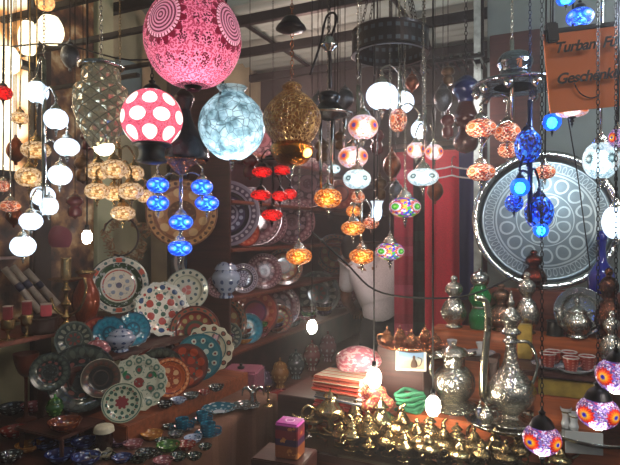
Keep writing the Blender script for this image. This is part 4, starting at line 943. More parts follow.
# ================================================================ sign
Ys = 1.35
c = P(590, 69, Ys); q = Quaternion((0, 0, 1), math.radians(-6)) @ Quaternion((0, 1, 0), math.radians(-5))
t = thing('sign', 'orange paper sign with black handwritten lettering at the top right', 'sign', c)
sw, shh = 84*Ys/F, 80*Ys/F
part('board', boxm('board', sw, .006, shh, plain('orange_paper', '#e88450', .8, 0, .08, 6, .03), .001, False), t, c, q)
def text(s, px, py, size, parent, mat, Y, q, name='lettering'):
    cu = bpy.data.curves.new(name, 'FONT'); cu.body = s; cu.size = size; cu.extrude = .0006; cu.shear = .35; cu.space_character = .92; cu.offset = .0009
    o = bpy.data.objects.new(name, cu); C.objects.link(o)
    dg = bpy.context.evaluated_depsgraph_get(); me = bpy.data.meshes.new_from_object(o.evaluated_get(dg)); bpy.data.objects.remove(o)
    me.materials.clear(); me.materials.append(mat)
    return part(name, me, parent, P(px, py, Y), q @ Quaternion((1, 0, 0), PI/2))
ink = plain('black_ink', '#1a0f0c', .6)
text('Turban  Für', 554, 53, .036, t, ink, Ys-.012, q)
text('Geschenke  &', 556, 84, .036, t, ink, Ys-.012, q)
part('flourish', tube('flourish', [P(574, 83, Ys-.008), P(580, 93, Ys-.008), P(590, 98, Ys-.008), P(598, 96, Ys-.008)], .0016, ink, 6), t)
part('top_rail', boxm('top_rail', sw*1.02, .014, .012, black_m, .002, False), t, c+q @ Vector((0, 0, shh/2+.004)), q)
part('clip', boxm('clip', .03, .02, .05, black_m, .004, False), t, c+q @ Vector((-sw/2+.02, -.004, shh/2)), q)
for dx in (-sw/2+.02, sw/2-.02):
    e = c+q @ Vector((dx, 0, shh/2+.01)); part('cord', tube('cord', [e, (e.x, e.y, 2.92)], .002, black_m, 6), t)

# ================================================================ textiles and the man behind
red_cl = cloth('dark_red_fabric', '#c21c34', None); navy_cl = cloth('navy_fabric', '#1c2454', None); pinkst = cloth('pink_red_striped_fabric', '#8c1c30', ['#9c2438', '#a44056', '#8a2034', '#9a2438'], 2, 4)
def hang(px0, px1, py0, py1, Y, mat, label, folds, amp=.008, seed=1, name='hanging_fabric'):
    c = P((px0+px1)/2, py0, Y); w = (px1-px0)*Y/F; h = (py1-py0)*Y/F
    o = solo(name, drape(name, w, h, 0, mat, folds, amp, 48, seed), label, 'fabric', c, -.1)
    m = o.modifiers.new('s', 'SOLIDIFY'); m.thickness = .004; return o
hang(425, 462, 150, 345, 3.3, red_cl, 'broad dark red cloth hanging behind the copper pots', 1.6)
hang(459, 482, 150, 300, 3.26, navy_cl, 'navy blue cloth hanging right of the red cloth', 1.2, seed=3)
hang(394, 413, 150, 345, 3.5, pinkst, 'narrow pink and red banded cloth right of the bending man', 1.3, seed=5)
hang(413, 427, 160, 345, 3.55, cloth('black_green_fabric', '#12201e', ['#10181a', '#16302c', '#0c1012'], 2, 5), 'narrow black and green cloth left of the red cloth', 1, seed=6)
slab('clothes_rail', -1.0, -.40, 3.33, 3.345, 2.11, 2.13, dark_m, 't', 'dark rail from which the red and navy cloths hang', 'rail')
slab('back_screen', .12, .98, 3.2, 3.24, 0, 2.1, plain('dark_maroon_screen', '#331418', .8, 0, .3, 5), 't', 'dark maroon partition behind the hanging cloths', 'partition') if False else None
# black rack with slats, upper right
t = thing('wire_rack', 'dark slatted rack on the wall left of the wooden panel', 'rack', R(-.62, 2.9, 2.46))
part('rail', boxm('rail', .56, .02, .02, dark_m), t, R(-.62, 2.95, 2.49), YAW)
part('rail', boxm('rail', .56, .02, .02, dark_m), t, R(-.62, 2.72, 2.45), YAW)
part('slats', join('slats', [(boxm('s', .012, .25, .012, silver_plain, 0), Matrix.Translation((-.26+i*.043, 0, 0))) for i in range(13)], silver_plain), t, R(-.62, 2.83, 2.46), YAW)
for uu in (-.88, -.38): part('bracket', boxm('bracket', .015, .02, .5, dark_m), t, R(uu, 2.96, 2.46), YAW)

def skin(name, verts, edges, radii, mat, parent, root=0, lab=None, sub=2):
    me = bpy.data.meshes.new(name); me.from_pydata([tuple(v) for v in verts], edges, [])
    me.materials.append(mat); o = bpy.data.objects.new(name, me); C.objects.link(o)
    put(o, (0, 0, 0), None, 1, parent)
    o.modifiers.new('skin', 'SKIN').use_smooth_shade = True
    s = o.modifiers.new('sub', 'SUBSURF'); s.levels = sub; s.render_levels = sub
    for i, r in enumerate(radii):
        sv = me.skin_vertices[0].data[i] if me.skin_vertices else None
        if sv: sv.radius = r if isinstance(r, tuple) else (r, r); sv.use_root = (i == root)
    if lab: o['label'] = lab
    return o
def ensure_skin(o): pass
def man():
    Y = 4.0; base = P(385, 300, Y); bx, by = base.x, base.y
    t = thing('person', 'person in a pale shirt and dark trousers bending forward, seen from behind', 'person', (bx, by, 0))
    def B(x, y, z): return Vector((bx+x, by+y, z))
    skinm = plain('skin', '#8a5a44', .6); shirt = cloth('pale_grey_shirt', '#ece4e6'); trous = cloth('black_trousers', '#15131a'); hair = plain('black_hair', '#120c0c', .7, 0, .4, 60, .4)
    V = [B(0, 0, .92), B(-.02, .03, 1.08), B(-.06, .08, 1.24), B(-.12, .16, 1.36), B(-.17, .17, 1.40), B(-.20, .19, 1.42), B(-.22, .20, 1.44),
         B(.07, .13, 1.36), B(.12, .26, 1.14), B(.02, .46, 1.02), B(-.02, .52, .99),
         B(-.26, .10, 1.32), B(-.28, .20, 1.08), B(-.2, .4, .96), B(-.16, .47, .94),
         B(.1, 0, .86), B(.11, -.01, .50), B(.12, .02, .09), B(.12, -.1+.2, .05),
         B(-.1, 0, .86), B(-.11, .01, .50), B(-.12, .04, .09), B(-.12, .14, .05)]
    E = [(0, 1), (1, 2), (2, 3), (3, 4), (4, 5), (5, 6), (3, 7), (7, 8), (8, 9), (9, 10), (3, 11), (11, 12), (12, 13), (13, 14), (0, 15), (15, 16), (16, 17), (17, 18), (0, 19), (19, 20), (20, 21), (21, 22)]
    rad = [.13, .125, .14, .13, .06, .06, .05, .06, .045, .035, .03, .06, .045, .035, .03, .09, .06, .045, .035, .09, .06, .045, .035]
    def mk(name, V, E, rad, mat, lab=None, root=0, parent=t):
        me = bpy.data.meshes.new(name); me.from_pydata([tuple(v) for v in V], E, [])
        me.materials.append(mat); o = bpy.data.objects.new(name, me); C.objects.link(o); put(o, (0, 0, 0), None, 1, parent)
        bm = bmesh.new(); bm.from_mesh(me); L = bm.verts.layers.skin.verify()
        for v, r in zip(bm.verts, rad):
            r = r if isinstance(r, tuple) else (r, r)
            v[L].radius = r; v[L].use_root = False
        bm.verts.ensure_lookup_table(); bm.verts[root][L].use_root = True
        bm.to_mesh(me); bm.free()
        m = o.modifiers.new('skin', 'SKIN'); m.use_smooth_shade = True
        s = o.modifiers.new('sub', 'SUBSURF'); s.levels = 2; s.render_levels = 2
        if lab: o['label'] = lab
        return o
    body = mk('body', V, E, rad, skinm)
    # hands: palm and five fingers each
    for hx, w in ((V[10], 1), (V[14], -1)):
        d = Vector((-.1*w, .9, -.3)).normalized(); s = Vector((1, 0, 0))
        hv = [hx, hx+d*.05]; he = [(0, 1)]; hr = [.024, .03]
        for f, (off, ln) in enumerate([(-.03, .07), (-.01, .08), (.01, .075), (.03, .06)]):
            i = len(hv); hv += [hx+d*.08+s*off, hx+d*(.08+ln*.5)+s*off*1.1-Vector((0, 0, .01)), hx+d*(.08+ln)+s*off*1.15-Vector((0, 0, .03))]
            he += [(1, i), (i, i+1), (i+1, i+2)]; hr += [.010, .009, .008]
        i = len(hv); hv += [hx+d*.03-s*.035*w, hx+d*.06-s*.055*w-Vector((0, 0, .01))]; he += [(0, i), (i, i+1)]; hr += [.011, .009]
        mk('hand', hv, he, hr, skinm)
    # head with ears, nose and hair
    hc = B(-.235, .13, 1.465)
    def ell(name, c, s, mat, seg=24, rot=None, par=t, lab=None):
        bm = bmesh.new(); bmesh.ops.create_uvsphere(bm, u_segments=seg, v_segments=16, radius=1)
        me = bpy.data.meshes.new(name); bm.to_mesh(me); bm.free(); me.materials.append(mat)
        me.polygons.foreach_set('use_smooth', [True]*len(me.polygons))
        return part(name, me, par, c, rot, s, lab)
    drop = Vector((0, 0, 0)); hc = hc+drop
    hq = Quaternion((1, 0, 0), -.5)
    head = ell('head', hc, (.074, .095, .112), skinm, rot=hq)
    ell('hair', hc+Vector((0, -.018, .022)), (.086, .10, .112), hair, rot=hq)
    for sx in (-1, 1): ell('ear', hc+Vector((sx*.078, .0, -.01)), (.012, .022, .032), skinm, 12, par=head)
    ell('nose', hc+Vector((0, .1, -.03)), (.014, .02, .02), skinm, 12, par=head)
    for sx in (-1, 1): ell('eye', hc+Vector((sx*.03, .092, .0)), (.012, .008, .01), plain('eye_white', '#c8c0b8', .3), 12, par=head)
    ell('mouth', hc+Vector((0, .09, -.065)), (.025, .008, .008), plain('lips', '#7a3c38', .5), 12, par=head)
    # shirt and trousers
    sv = [V[0]+Vector((0, 0, -.04)), V[1], V[2], V[3], V[4]*.7+V[3]*.3, V[7], V[8]*.75+V[7]*.25, V[11], V[12]*.75+V[11]*.25]
    se = [(0, 1), (1, 2), (2, 3), (3, 4), (3, 5), (5, 6), (3, 7), (7, 8)]
    mk('shirt', sv, se, [(.18, .15), (.17, .145), (.185, .155), (.155, .14), .075, .085, .065, .085, .065], shirt, 'pale grey loose shirt', 2)
    tv = [V[0], V[15], V[16], V[17]+Vector((0, 0, .03)), V[19], V[20], V[21]+Vector((0, 0, .03)), V[0]+Vector((0, 0, .12))]
    mk('trousers', tv, [(0, 1), (1, 2), (2, 3), (0, 4), (4, 5), (5, 6), (0, 7)], [(.185, .165), .11, .085, .07, .11, .085, .07, (.165, .14)], trous, 'black trousers')
    for sx, a in ((1, V[17]), (-1, V[21])):
        ell('shoe', Vector((a.x, a.y+.06, .045)), (.048, .13, .045), black_m)
man()

# ================================================================ right side: counter, steps, tiers
T1, T2, T3, T4 = .88, 1.08, 1.165, 1.34
t = thing('stepped_counter', 'orange wooden stepped counter carrying the silver pots on the right', 'counter', R(.1, 2.4, 0))
part('step', boxm('step', 1.5, .32, T1, wood_o), t, R(.08, 2.27, 0), YAW)
part('step', boxm('step', 1.35, .14, T3, wood_o), t, R(.135, 2.60-.07, 0), YAW)
part('back_board', boxm('back_board', 1.2, .10, T4, wood_m), t, R(.21, 2.655, 0), YAW)
part('shelf_board', boxm('shelf_board', .32, .12, .02, wood_d), t, R(-.40, 2.40, T2-.02), YAW)
part('shelf_board', boxm('shelf_board', .58, .26, .02, wood_d), t, R(.08, 2.32, T2-.02), YAW)
for uu in (-.54, -.26, .34): part('bracket', boxm('bracket', .03, .10, T2-.02-T1, wood_d), t, R(uu, 2.40, T1), YAW)
# glass topped display case
t = thing('display_case', 'low wooden display case with a dark glass top full of brass lamps', 'counter', R(-.1, 1.99, 0))
gl = NT('dark_glass_top'); gl.p(Base_Color='#20140e', Roughness=.06, Coat_Weight=1)
part('case', boxm('case', 1.6, .22, .76, wood_m), t, R(-.13, 1.99, 0), YAW)
part('glass_top', boxm('glass_top', 1.62, .235, .012, gl.mat, .002), t, R(-.13, 1.985, .762), YAW)
part('edge_strip', boxm('edge_strip', 1.62, .01, .03, wood_d, .002), t, R(-.13, 1.872, .735), YAW)
ZC = .775
# tray at the very bottom with cream rim
solo('wooden_tray', boxm('wooden_tray', .30, .16, .02, plain('cream_tray', '#a8987a', .5)), 'cream rimmed tray at the bottom edge in front of the display case', 'tray', R(-.74, 1.73, .66), YAW)
solo('side_stand', boxm('side_stand', .34, .20, .66, wood_d), 'low dark stand under the cream tray', 'stand', R(-.74, 1.73, 0), YAW)
# magenta box
c = P(290, 455, 1.98)
t = thing('gift_box', 'magenta printed gift box standing left of the brass lamps', 'box', c)
bz = c.z
part('stand', boxm('stand', .13, .11, bz-.001, wood_d), t, (c.x, c.y, 0), -.3) if False else None
mg = NT('printed_box'); v_, x_, y_, z_ = mg.coord()
cb = mg.ramp(z_, [(0, '#8a4a2a'), (.045, '#3c2346'), (.07, '#7a2430'), (.10, '#5c1c3c'), (.115, '#d05ab8')])
cb = mg.mix(mg.m('GREATER_THAN', mg.noise(v_, 30), .62), cb, '#c07a40'); mg.p(Base_Color=cb, Roughness=.4)
part('carton', boxm('carton', .088, .078, .125, mg.mat), t, c, -.35)
part('top_label', boxm('top_label', .082, .072, .002, plain('magenta_card', '#b03a9c', .4), 0), t, c+Vector((0, 0, .125)), -.35)
part('ring_print', lathe('ringp', [(.014, .0), (.019, .0), (.019, .001), (.014, .001), (.014, 0)], plain('pink_print', '#e8b0dc', .4), 28, 1), t, c+Vector((0, 0, .1275)))
solo('box_stand', boxm('box_stand', .2, .16, bz-.002, wood_d), 'dark low block under the magenta gift box', 'stand', (c.x-.02, c.y+.02, 0), -.35)
# grey packages behind
gk = cloth('grey_paper', '#767072')
for i, (px, py, w, h, l) in enumerate([(318, 402, 30, 20, 'large grey wrapped package left of the folded textiles'), (303, 414, 24, 15, 'smaller grey package leaning low left of the larger one'), (330, 390, 26, 15, 'upper grey package touching the folded textiles')]):
    Y = 2.75+i*.08; c = P(px, py+h/2, Y); k = Y/F
    solo('grey_package', boxm('grey_package', w*k, .14, h*k, gk, .012), l, 'package', c, -.2+i*.25, group='grey packages behind the display case')
slab('package_bench', -1.28, -.86, 2.36, 2.72, 0, .80, wood_d, 't', 'low dark bench under the grey packages', 'bench')
o = bpy.data.objects['package_bench']

# folded textiles
tx = [('', ['#7c3018', '#a85028', '#5c2414', '#8c3a20']), ('', ['#a01c18', '#b83028', '#7c1414', '#c4a088']), ('', ['#c02c20', '#c02c20', '#d8b8a0', '#98201c']), ('', ['#5c7498', '#c8c0b8', '#c04830', '#7488a4']), ('', ['#c8805c', '#c8402c', '#d8c8b0', '#b85838']), ('', ['#d8c8a8', '#c05840', '#e0d4bc', '#c8b490'])]
tl = ['rust brown', 'dark red', 'bright red striped', 'blue grey and red striped', 'terracotta striped', 'cream and red striped']
cc = P(352, 420, 2.28); zz = .80
solo('block', boxm('block', .30, .24, .80, wood_o), 'orange wooden block under the folded textiles', 'stand', (cc.x, cc.y+.03, 0), YAW)
lv = ['bottom textile of the pile', 'second textile from the bottom of the pile', 'third textile from the bottom of the pile', 'third textile from the top of the pile', 'second textile from the top of the pile', 'top textile of the pile']
for i, (c0, st) in enumerate(tx):
    m = cloth('textile_%s' % tl[i].replace(' ', '_'), st[0], st, 1, 22)
    hh = .034; w = .25-.006*i
    parts = [(boxm('f', w, .16, hh*.46, m, .006, True, 3), Matrix.Translation((0, 0, 0))), (boxm('f', w*.985, .155, hh*.46, m, .006, True, 3), Matrix.Translation((.002, .002, hh*.5)))]
    solo('folded_textile', join('folded_textile', parts, m), '%s folded, %s' % (tl[i], lv[i]), 'textile', (cc.x-.015+.008*(i % 2)-.006*i, cc.y, zz+i*hh+.001), YAW-.15+.05*(i % 3), group='pile of folded textiles')
def lump(name, label, cat, c, s, mat, seed=1, group=None, amp=.16):
    rnd = random.Random(seed); bm = bmesh.new(); bmesh.ops.create_icosphere(bm, subdivisions=4, radius=1)
    f = [(Vector((rnd.uniform(-1, 1), rnd.uniform(-1, 1), rnd.uniform(-1, 1)))*5, rnd.random()*6) for _ in range(7)]
    for v in bm.verts:
        d = sum(math.sin(v.co.dot(a)+b) for a, b in f)/7; v.co *= 1+amp*d
        if v.co.z < -.75: v.co.z = -.75
    me = bpy.data.meshes.new(name); bm.to_mesh(me); bm.free(); me.materials.append(mat)
    me.polygons.foreach_set('use_smooth', [True]*len(me.polygons))
    return solo(name, me, label, cat, c, 0, s, group)
pk = plate_mat('pink_patterned_fabric', [(0, '#b4616e'), (.9, '#a85464')], [], (5, .52, '#cfa6a6'), .8)
c = P(358, 366, 2.32); lump('cushion', 'pink patterned soft bundle on top of the folded textiles', 'cushion', (c.x, c.y, zz+.204+.048), (.10, .06, .06), pk, 3)
rf = plate_mat('red_scarf_fabric', [(0, '#a01824'), (.6, '#7c1018')], [], (6, .55, '#b88c54'), .8)
c = P(374, 408, 2.16); lump('scarf_heap', 'crumpled red and gold scarves heaped right of the textile pile', 'scarf', (c.x, c.y, .88+.0), (.06, .045, .085), rf, 5, amp=.3) if False else None
t_ = lump('scarf_heap', 'crumpled red and gold scarves heaped right of the textile pile', 'scarf', (P(377, 410, 2.12).x, 2.17, T1+.04), (.06, .05, .055), rf, 11, amp=.7)
# green coils
c = R(.62, 2.22, T1); c = P(410, 412, YZ(412, T1)); t = thing('ribbon_coil', 'coiled green ribbon lying below the framed kettle picture', 'ribbon', c)
gm = cloth('green_ribbon', '#2c7a54')
for i in range(5):
    pts = [(c.x+.05*math.cos(a)*(1+.2*math.sin(3*a+i)), c.y+.03*math.sin(a), c.z+.012+i*.016+.008*math.sin(2*a+i)) for a in [j*2*PI/14 for j in range(15)]]
    part('loop', tube('loop', pts, .008, gm, 8), t)
# boxes with the framed picture and the copper tray above
c0 = R(.55, 2.36, 0)
cpic = P(411, 360, 2.18)
solo('pedestal', boxm('pedestal', .20, .18, zof(347, 2.3)-T1-.002, wood_d), 'dark brown box under the tray of copper pots', 'box', (P(408, 347, 2.3).x, 2.36, T1+.001), YAW)
t = thing('framed_picture', 'small white framed picture of a kettle below the copper pots', 'picture', cpic)
fw, fh = 30*2.18/F, 21*2.18/F
qq = Quaternion((0, 0, 1), YAW*.45) @ Quaternion((1, 0, 0), -.06)
part('frame', boxm('frame', fw, .01, fh, plain('white_frame', '#c8c2b4', .5), .001, False), t, cpic, qq)
sky = NT('picture_print'); v_, x_, y_, z_ = sky.coord()
sky.p(Base_Color=sky.ramp(sky.m('ADD', sky.m('MULTIPLY', z_, 12), .5), [(0, '#c09868'), (.45, '#a8a088'), (.7, '#6f90b0'), (1, '#5a80a8')], False), Roughness=.4)
part('print', boxm('print', fw*.84, .004, fh*.8, sky.mat, 0, False), t, cpic+qq @ Vector((0, -.005, 0)), qq)
part('kettle_image', lathe('kimg', [(0, 0), (.6, 0), (.9, .3), (.7, .9), (.3, 1.3), (.35, 1.7), (0, 1.9)], plain('kettle_brown', '#4a2c14', .5), 24, 2), t, cpic+qq @ Vector((.012, -.012, -.028)), 0, (.016, .003, .026))
part('kettle_handle', tube('kh', [cpic+qq @ Vector(p) for p in ((.026, -.009, .012), (.042, -.009, .006), (.036, -.009, -.018), (.028, -.009, -.022))], .0015, plain('kettle_brown', '#4a2c14'), 6), t)

TRAY = [(0, .02), (.8, .02), (.88, .05), (.97, .10), (1, .11), (1, .09), (.9, .0), (.5, -.01), (0, -.01)]
def tray(px, py, r, z, mat, label, Y=None, foot=False):
    Y = Y or YZ(py, z); c = P(px, py, Y); c.z = z+.002; rr = r*Y/F
    return solo('round_tray', lathe('tray', TRAY, mat, 56, 2), label, 'tray', c+Vector((0, 0, rr*.01)), 0, rr), c, rr
ztc = zof(347, 2.3)
_, ctc, _ = tray(412, 347, 34, ztc, copper, 'copper tray carrying five small copper pots', Y=2.3)
def at(px, z, Y): v = P(px, 0, Y); v.z = z; return v
POT = [(0, 0), (.62, 0), (.66, .05), (.58, .12), (.85, .3), (.9, .48), (.7, .66), (.55, .74), (.6, .78)]
LID = [(.62, .78), (.6, .82), (.4, .9), (.14, .98), (.1, 1.04), (.16, 1.1), (.1, 1.17), (0, 1.22)]
def pot(name, label, cat, c, h, w, mat, group=None, handle=1, spout=-1, lidm=None, legs=0):
    """h height, w radius; handle/spout +1 right, -1 left, 0 none"""
    c = Vector(c); t = thing(name, label, cat, c, group)
    part('body', lathe('pot', POT, mat, 40), t, c, 0, (w, w, h/1.22))
    part('lid', lathe('potlid', LID, lidm or mat, 32), t, c, 0, (w, w, h/1.22))
    h_ = h/1.22
    if handle:
        s = handle
        part('handle', tube('handle', [c+Vector((s*w*.6, 0, h_*.74)), c+Vector((s*w*1.35, 0, h_*.72)), c+Vector((s*w*1.45, 0, h_*.4)), c+Vector((s*w*.8, 0, h_*.22))], w*.07, mat), t)
    if spout:
        s = spout
        part('spout', tube('spout', [c+Vector((s*w*.7, 0, h_*.3)), c+Vector((s*w*1.15, 0, h_*.42)), c+Vector((s*w*1.3, 0, h_*.72)), c+Vector((s*w*1.55, 0, h_*.84))], w*.17, mat, 10, True, w*.07), t)
    return t
for i, (px, dy, h, l) in enumerate([(387, -.02, 21, 'leftmost small copper pot on the copper tray'), (400, .05, 19, 'copper pot at the back left of the copper tray'), (411, -.07, 20, 'copper pot at the front middle of the copper tray'), (425, .03, 21, 'copper pot right of middle on the copper tray'), (436, -.02, 14, 'lowest copper pot at the right end of the copper tray')]):
    pot('coffee_pot', l, 'pot', at(px, ztc+.006, 2.3+dy), h*2.3/F, 6.5*2.3/F, copper, 'copper pots on the copper tray', 1 if i % 2 else -1, 0)

# big silver pot on a footed dish
def setz(px, py, z): Y = YZ(py, z); v = P(px, py, Y); v.z = z+.001; return v, Y
c, Y = setz(454, 411, T1); k = Y/F
t = thing('silver_pot', 'broad lidded silver pot with a bird spout on a footed dish', 'pot', c)
part('foot_dish', lathe('fdish', [(0, 0), (.55, 0), (.6, .03), (.5, .08), (1, .18), (1, .22), (.5, .4), (.42, .5)], old_silver, 48), t, c, 0, (27*k, 27*k, 30*k))
part('body', lathe('bpot', [(.5, .42), (.62, .55), (.95, .95), (1.03, 1.35), (.95, 1.75), (.68, 2.05), (.52, 2.15), (.5, 2.3)], silver, 48), t, c, 0, (20*k, 20*k, 21*k))
part('neck', lathe('bneck', [(.5, 2.1), (.54, 2.2), (.56, 2.6), (.72, 2.7), (.7, 2.74)], silver, 40), t, c, 0, (20*k, 20*k, 21*k))
part('lid', lathe('bpotl', [(.7, 2.74), (.66, 2.8), (.45, 3.0), (.2, 3.06), (.1, 3.12), (.15, 3.2), (.1, 3.3), (0, 3.33)], silver, 40), t, c, 0, (20*k, 20*k, 21*k))
z1 = c.z
part('spout', tube('spout', [c+Vector((-17*k, 0, 30*k)), c+Vector((-24*k, 0, 40*k)), c+Vector((-21*k, 0, 52*k)), c+Vector((-9*k, 0, 54*k))], 1.6*k, old_silver, 10), t)
part('bird', tube('bird', [c+Vector((-12*k, 0, 55*k)), c+Vector((-18*k, 0, 58*k)), c+Vector((-24*k, 0, 55*k)), c+Vector((-29*k, 0, 60*k))], 2.6*k, silver, 10, True, 1.0*k), t)
part('handle', tube('handle', [c+Vector((12*k, 0, 55*k)), c+Vector((22*k, 0, 58*k))], 1.8*k, silver, 8, False), t)
# great ewer on a silver tray
c, Y = setz(511, 425, T1); k = Y/F
_, ct, rt = tray(508, 424, 42, T1, silver, 'round silver tray under the tall ewer')
c.z += .012
t = thing('ewer', 'tallest engraved silver ewer with a long upright spout', 'ewer', c)
k *= .95
part('body', lathe('ewer', [(0, 0), (1.0, 0), (1.02, .06), (.55, .2), (.4, .4), (.5, .52), (.9, .85), (1.12, 1.3), (1.08, 1.75), (.75, 2.25), (.42, 2.75), (.28, 3.4), (.26, 3.8), (.38, 3.9), (.36, 4.0), (.26, 4.1), (.3, 4.3)], silver, 56, 3), t, c, 0, (22*k, 22*k, 21.5*k))
part('lid', lathe('ewerlid', [(.42, 4.3), (.46, 4.4), (.3, 4.6), (.44, 4.9), (.46, 5.1), (.3, 5.4), (.14, 5.6), (.18, 5.8), (.1, 6.0), (.05, 6.3), (0, 6.45)], silver, 40, 3), t, c, 0, (22*k, 22*k, 21.5*k))
part('spout', tube('spout', [c+Vector((-18*k, 0, 24*k)), c+Vector((-28*k, 0, 25*k)), c+Vector((-29*k, 0, 50*k)), c+Vector((-25*k, 0, 92*k)), c+Vector((-24*k, 0, 114*k)), c+Vector((-28*k, 0, 128*k)), c+Vector((-38*k, 0, 130*k))], 4.6*k, old_silver, 12, True, 3.2*k), t)
part('handle', tube('handle', [c+Vector((8*k, 0, 84*k)), c+Vector((20*k, 0, 82*k)), c+Vector((28*k, 0, 60*k)), c+Vector((22*k, 0, 38*k))], 1.8*k, silver), t)
# creamer beside the tray
pot('creamer', 'small silver creamer jug on the left rim of the ewer tray', 'jug', (ct.x-rt*.62, ct.y-.05, T1+.014), 24*k, 8*k, silver, None, 1, -1)
# tall silver vessel behind the ewer, gourds and bottles on the upper tier
GOURD = [(0, 0), (.62, 0), (.66, .03), (.5, .06), (.95, .2), (1, .34), (.7, .5), (.42, .56), (.4, .6), (.66, .68), (.68, .77), (.42, .85), (.2, .88), (.3, .93), (.2, .98), (0, 1)]
def gourd(name, label, cat, px, V, z, h, w, mat, group=None):
    Y = YV(px, V); c = at(px, z+.001, Y); k = Y/F
    t = thing(name, label, cat, c, group)
    part('body', lathe('gourd', GOURD[:10], mat, 40), t, c, 0, (w*k, w*k, h*k))
    part('lid', lathe('gourdlid', GOURD[9:], mat, 36), t, c, 0, (w*k, w*k, h*k))
    return t
GG = 'silver vessels on the upper tier'
gourd('gourd_jar', 'gourd shaped silver jar at the left end of the upper tier', 'jar', 454, 2.52, T3, 52, 12.5, silver, GG)
gourd('gourd_jar', 'coppery silver gourd jar half hidden behind the ewer neck', 'jar', 501, 2.52, T3, 48, 13, metal('coppery_silver', '#8a6a58', .25), GG)
gourd('gourd_jar', 'tall pointed silver jar just right of the ewer neck', 'jar', 527, 2.50, T3, 62, 12, silver, GG)
gourd('gourd_jar', 'dark copper gourd jar cut by the right edge behind the rosette lamp', 'jar', 609, 2.50, T3, 72, 13, metal('dark_copper', '#6c4434', .25), GG)
gourd('gourd_jar', 'bright silver gourd jar low at the right edge', 'jar', 612, 2.36, T2, 58, 12, silver, GG)
gourd('gourd_vase', 'coppery maroon gourd vase standing before the round tray', 'vase', 534, 2.64, T4, 40, 12, metal('maroon_copper', '#7c3428', .22), GG)
# green glass bottle
Y = YV(480, 2.53); c = at(480, T3+.001, Y); k = Y/F
gg = NT('green_glass'); gg.p(Base_Color='#0c9a48', Roughness=.05, Transmission_Weight=.5, IOR=1.45, Coat_Weight=.5)
t = thing('glass_bottle', 'green glass bottle with a round silver stopper', 'bottle', c)
part('glass', lathe('gbottle', [(0, 0), (.8, 0), (.95, .08), (1, .25), (.75, .36), (.6, .42), (.95, .52), (1, .65), (.6, .78), (.5, .84)], gg.mat, 40), t, c, 0, (11*k, 11*k, 52*k))
part('metal_band', lathe('gband', [(.62, .38), (.68, .4), (.66, .43), (.6, .44)], silver_plain, 32), t, c, 0, (11*k, 11*k, 52*k))
part('stopper', lathe('gstop', [(.55, .83), (.6, .86), (.3, .9), (.72, .98), (.84, 1.08), (.7, 1.18), (.3, 1.24), (.12, 1.26), (.14, 1.3), (0, 1.33)], silver_plain, 32), t, c, 0, (11*k, 11*k, 46*k))
# blue glass bottle at right
Y = YV(602, 2.64); c = at(602, T4+.001, Y); k = Y/F
bg = NT('cobalt_glass'); bg.p(Base_Color='#0c1c9c', Roughness=.05, Transmission_Weight=.4, Coat_Weight=.6)
t = thing('glass_bottle', 'cobalt blue glass bottle right of the great round tray', 'bottle', c)
part('glass', lathe('bbottle', [(0, 0), (.9, 0), (1, .15), (.9, .4), (.4, .6), (.28, .85), (.36, 1)], bg.mat, 40), t, c, 0, (13*k, 13*k, 52*k))
part('stopper', lathe('bstop', [(.3, 1.0), (.4, 1.04), (.3, 1.15), (.1, 1.2), (0, 1.2)], bg.mat, 32), t, c, 0, (13*k, 13*k, 52*k))
# round silver teapot, plate behind, small cylinder
plate(580, 309, 24, 'steel_plate', 'polished steel plate leaning behind the round silver teapot', None, V=2.55, z=T3)
Y = YV(577, 2.49); pot('teapot', 'round silver teapot in front of the leaning steel plate', 'teapot', at(577, T3+.001, Y), 40*Y/F, 15*Y/F, silver, None, 1, -1)
Y = YV(555, 2.5); solo('metal_cup', lathe('mcup', [(0, 0), (1, 0), (1.03, .1), (.95, .15), (.95, 1.7), (1.05, 1.8), (1.0, 1.85), (.9, 1.7), (.9, .2), (0, .15)], plain('dark_pewter', '#3c3c3a', .3, .8), 36, 2), 'dark pewter cup left of the round silver teapot', 'cup', at(555, T3+.001, Y), 0, 8*Y/F)
# great round tray standing on the back board
tr = NT('tray_silver'); v_, x_, y_, z_ = tr.coord()
r_ = tr.m('SQRT', tr.m('ADD', tr.m('MULTIPLY', x_, x_), tr.m('MULTIPLY', y_, y_))); th = tr.m('ARCTAN2', y_, x_)
def ringm(n, rm, hw, duty):
    s = tr.m('SUBTRACT', tr.m('FRACT', tr.m('ADD', tr.m('MULTIPLY', th, n/(2*PI)), 40)), .5)
    a = tr.m('DIVIDE', tr.m('SUBTRACT', r_, rm), hw); b = tr.m('DIVIDE', s, duty)
    d = tr.m('ADD', tr.m('MULTIPLY', a, a), tr.m('MULTIPLY', b, b))
    return tr.m('MULTIPLY', tr.m('LESS_THAN', d, 1), tr.m('GREATER_THAN', d, .55))
ee = tr.m('MAXIMUM', ringm(14, .52, .11, .42), tr.m('MAXIMUM', ringm(60, .76, .06, .35), ringm(8, .26, .1, .4)))
ee = tr.m('MAXIMUM', ee, tr.m('LESS_THAN', tr.m('ABSOLUTE', tr.m('SUBTRACT', r_, .66)), .012))
for q in (.38, .84, .70, .12, .15): ee = tr.m('MAXIMUM', ee, tr.m('LESS_THAN', tr.m('ABSOLUTE', tr.m('SUBTRACT', r_, q)), .007))
tr.bump(ee, .8, -.01)
tr.p(Base_Color=tr.mix(ee, tr.mix(tr.noise(v_, 5), '#465258', '#66747a'), '#93a0a4'), Metallic=.85, Roughness=.32)
Y = YV(545, 2.70); c = P(545, 219, Y); rr = 70*Y/F; c.z = T4+rr*.985+.003
q = face_quat(c, 8, 8)
t = thing('round_tray', 'huge engraved silver tray standing upright behind the blue lamps', 'tray', c, None)
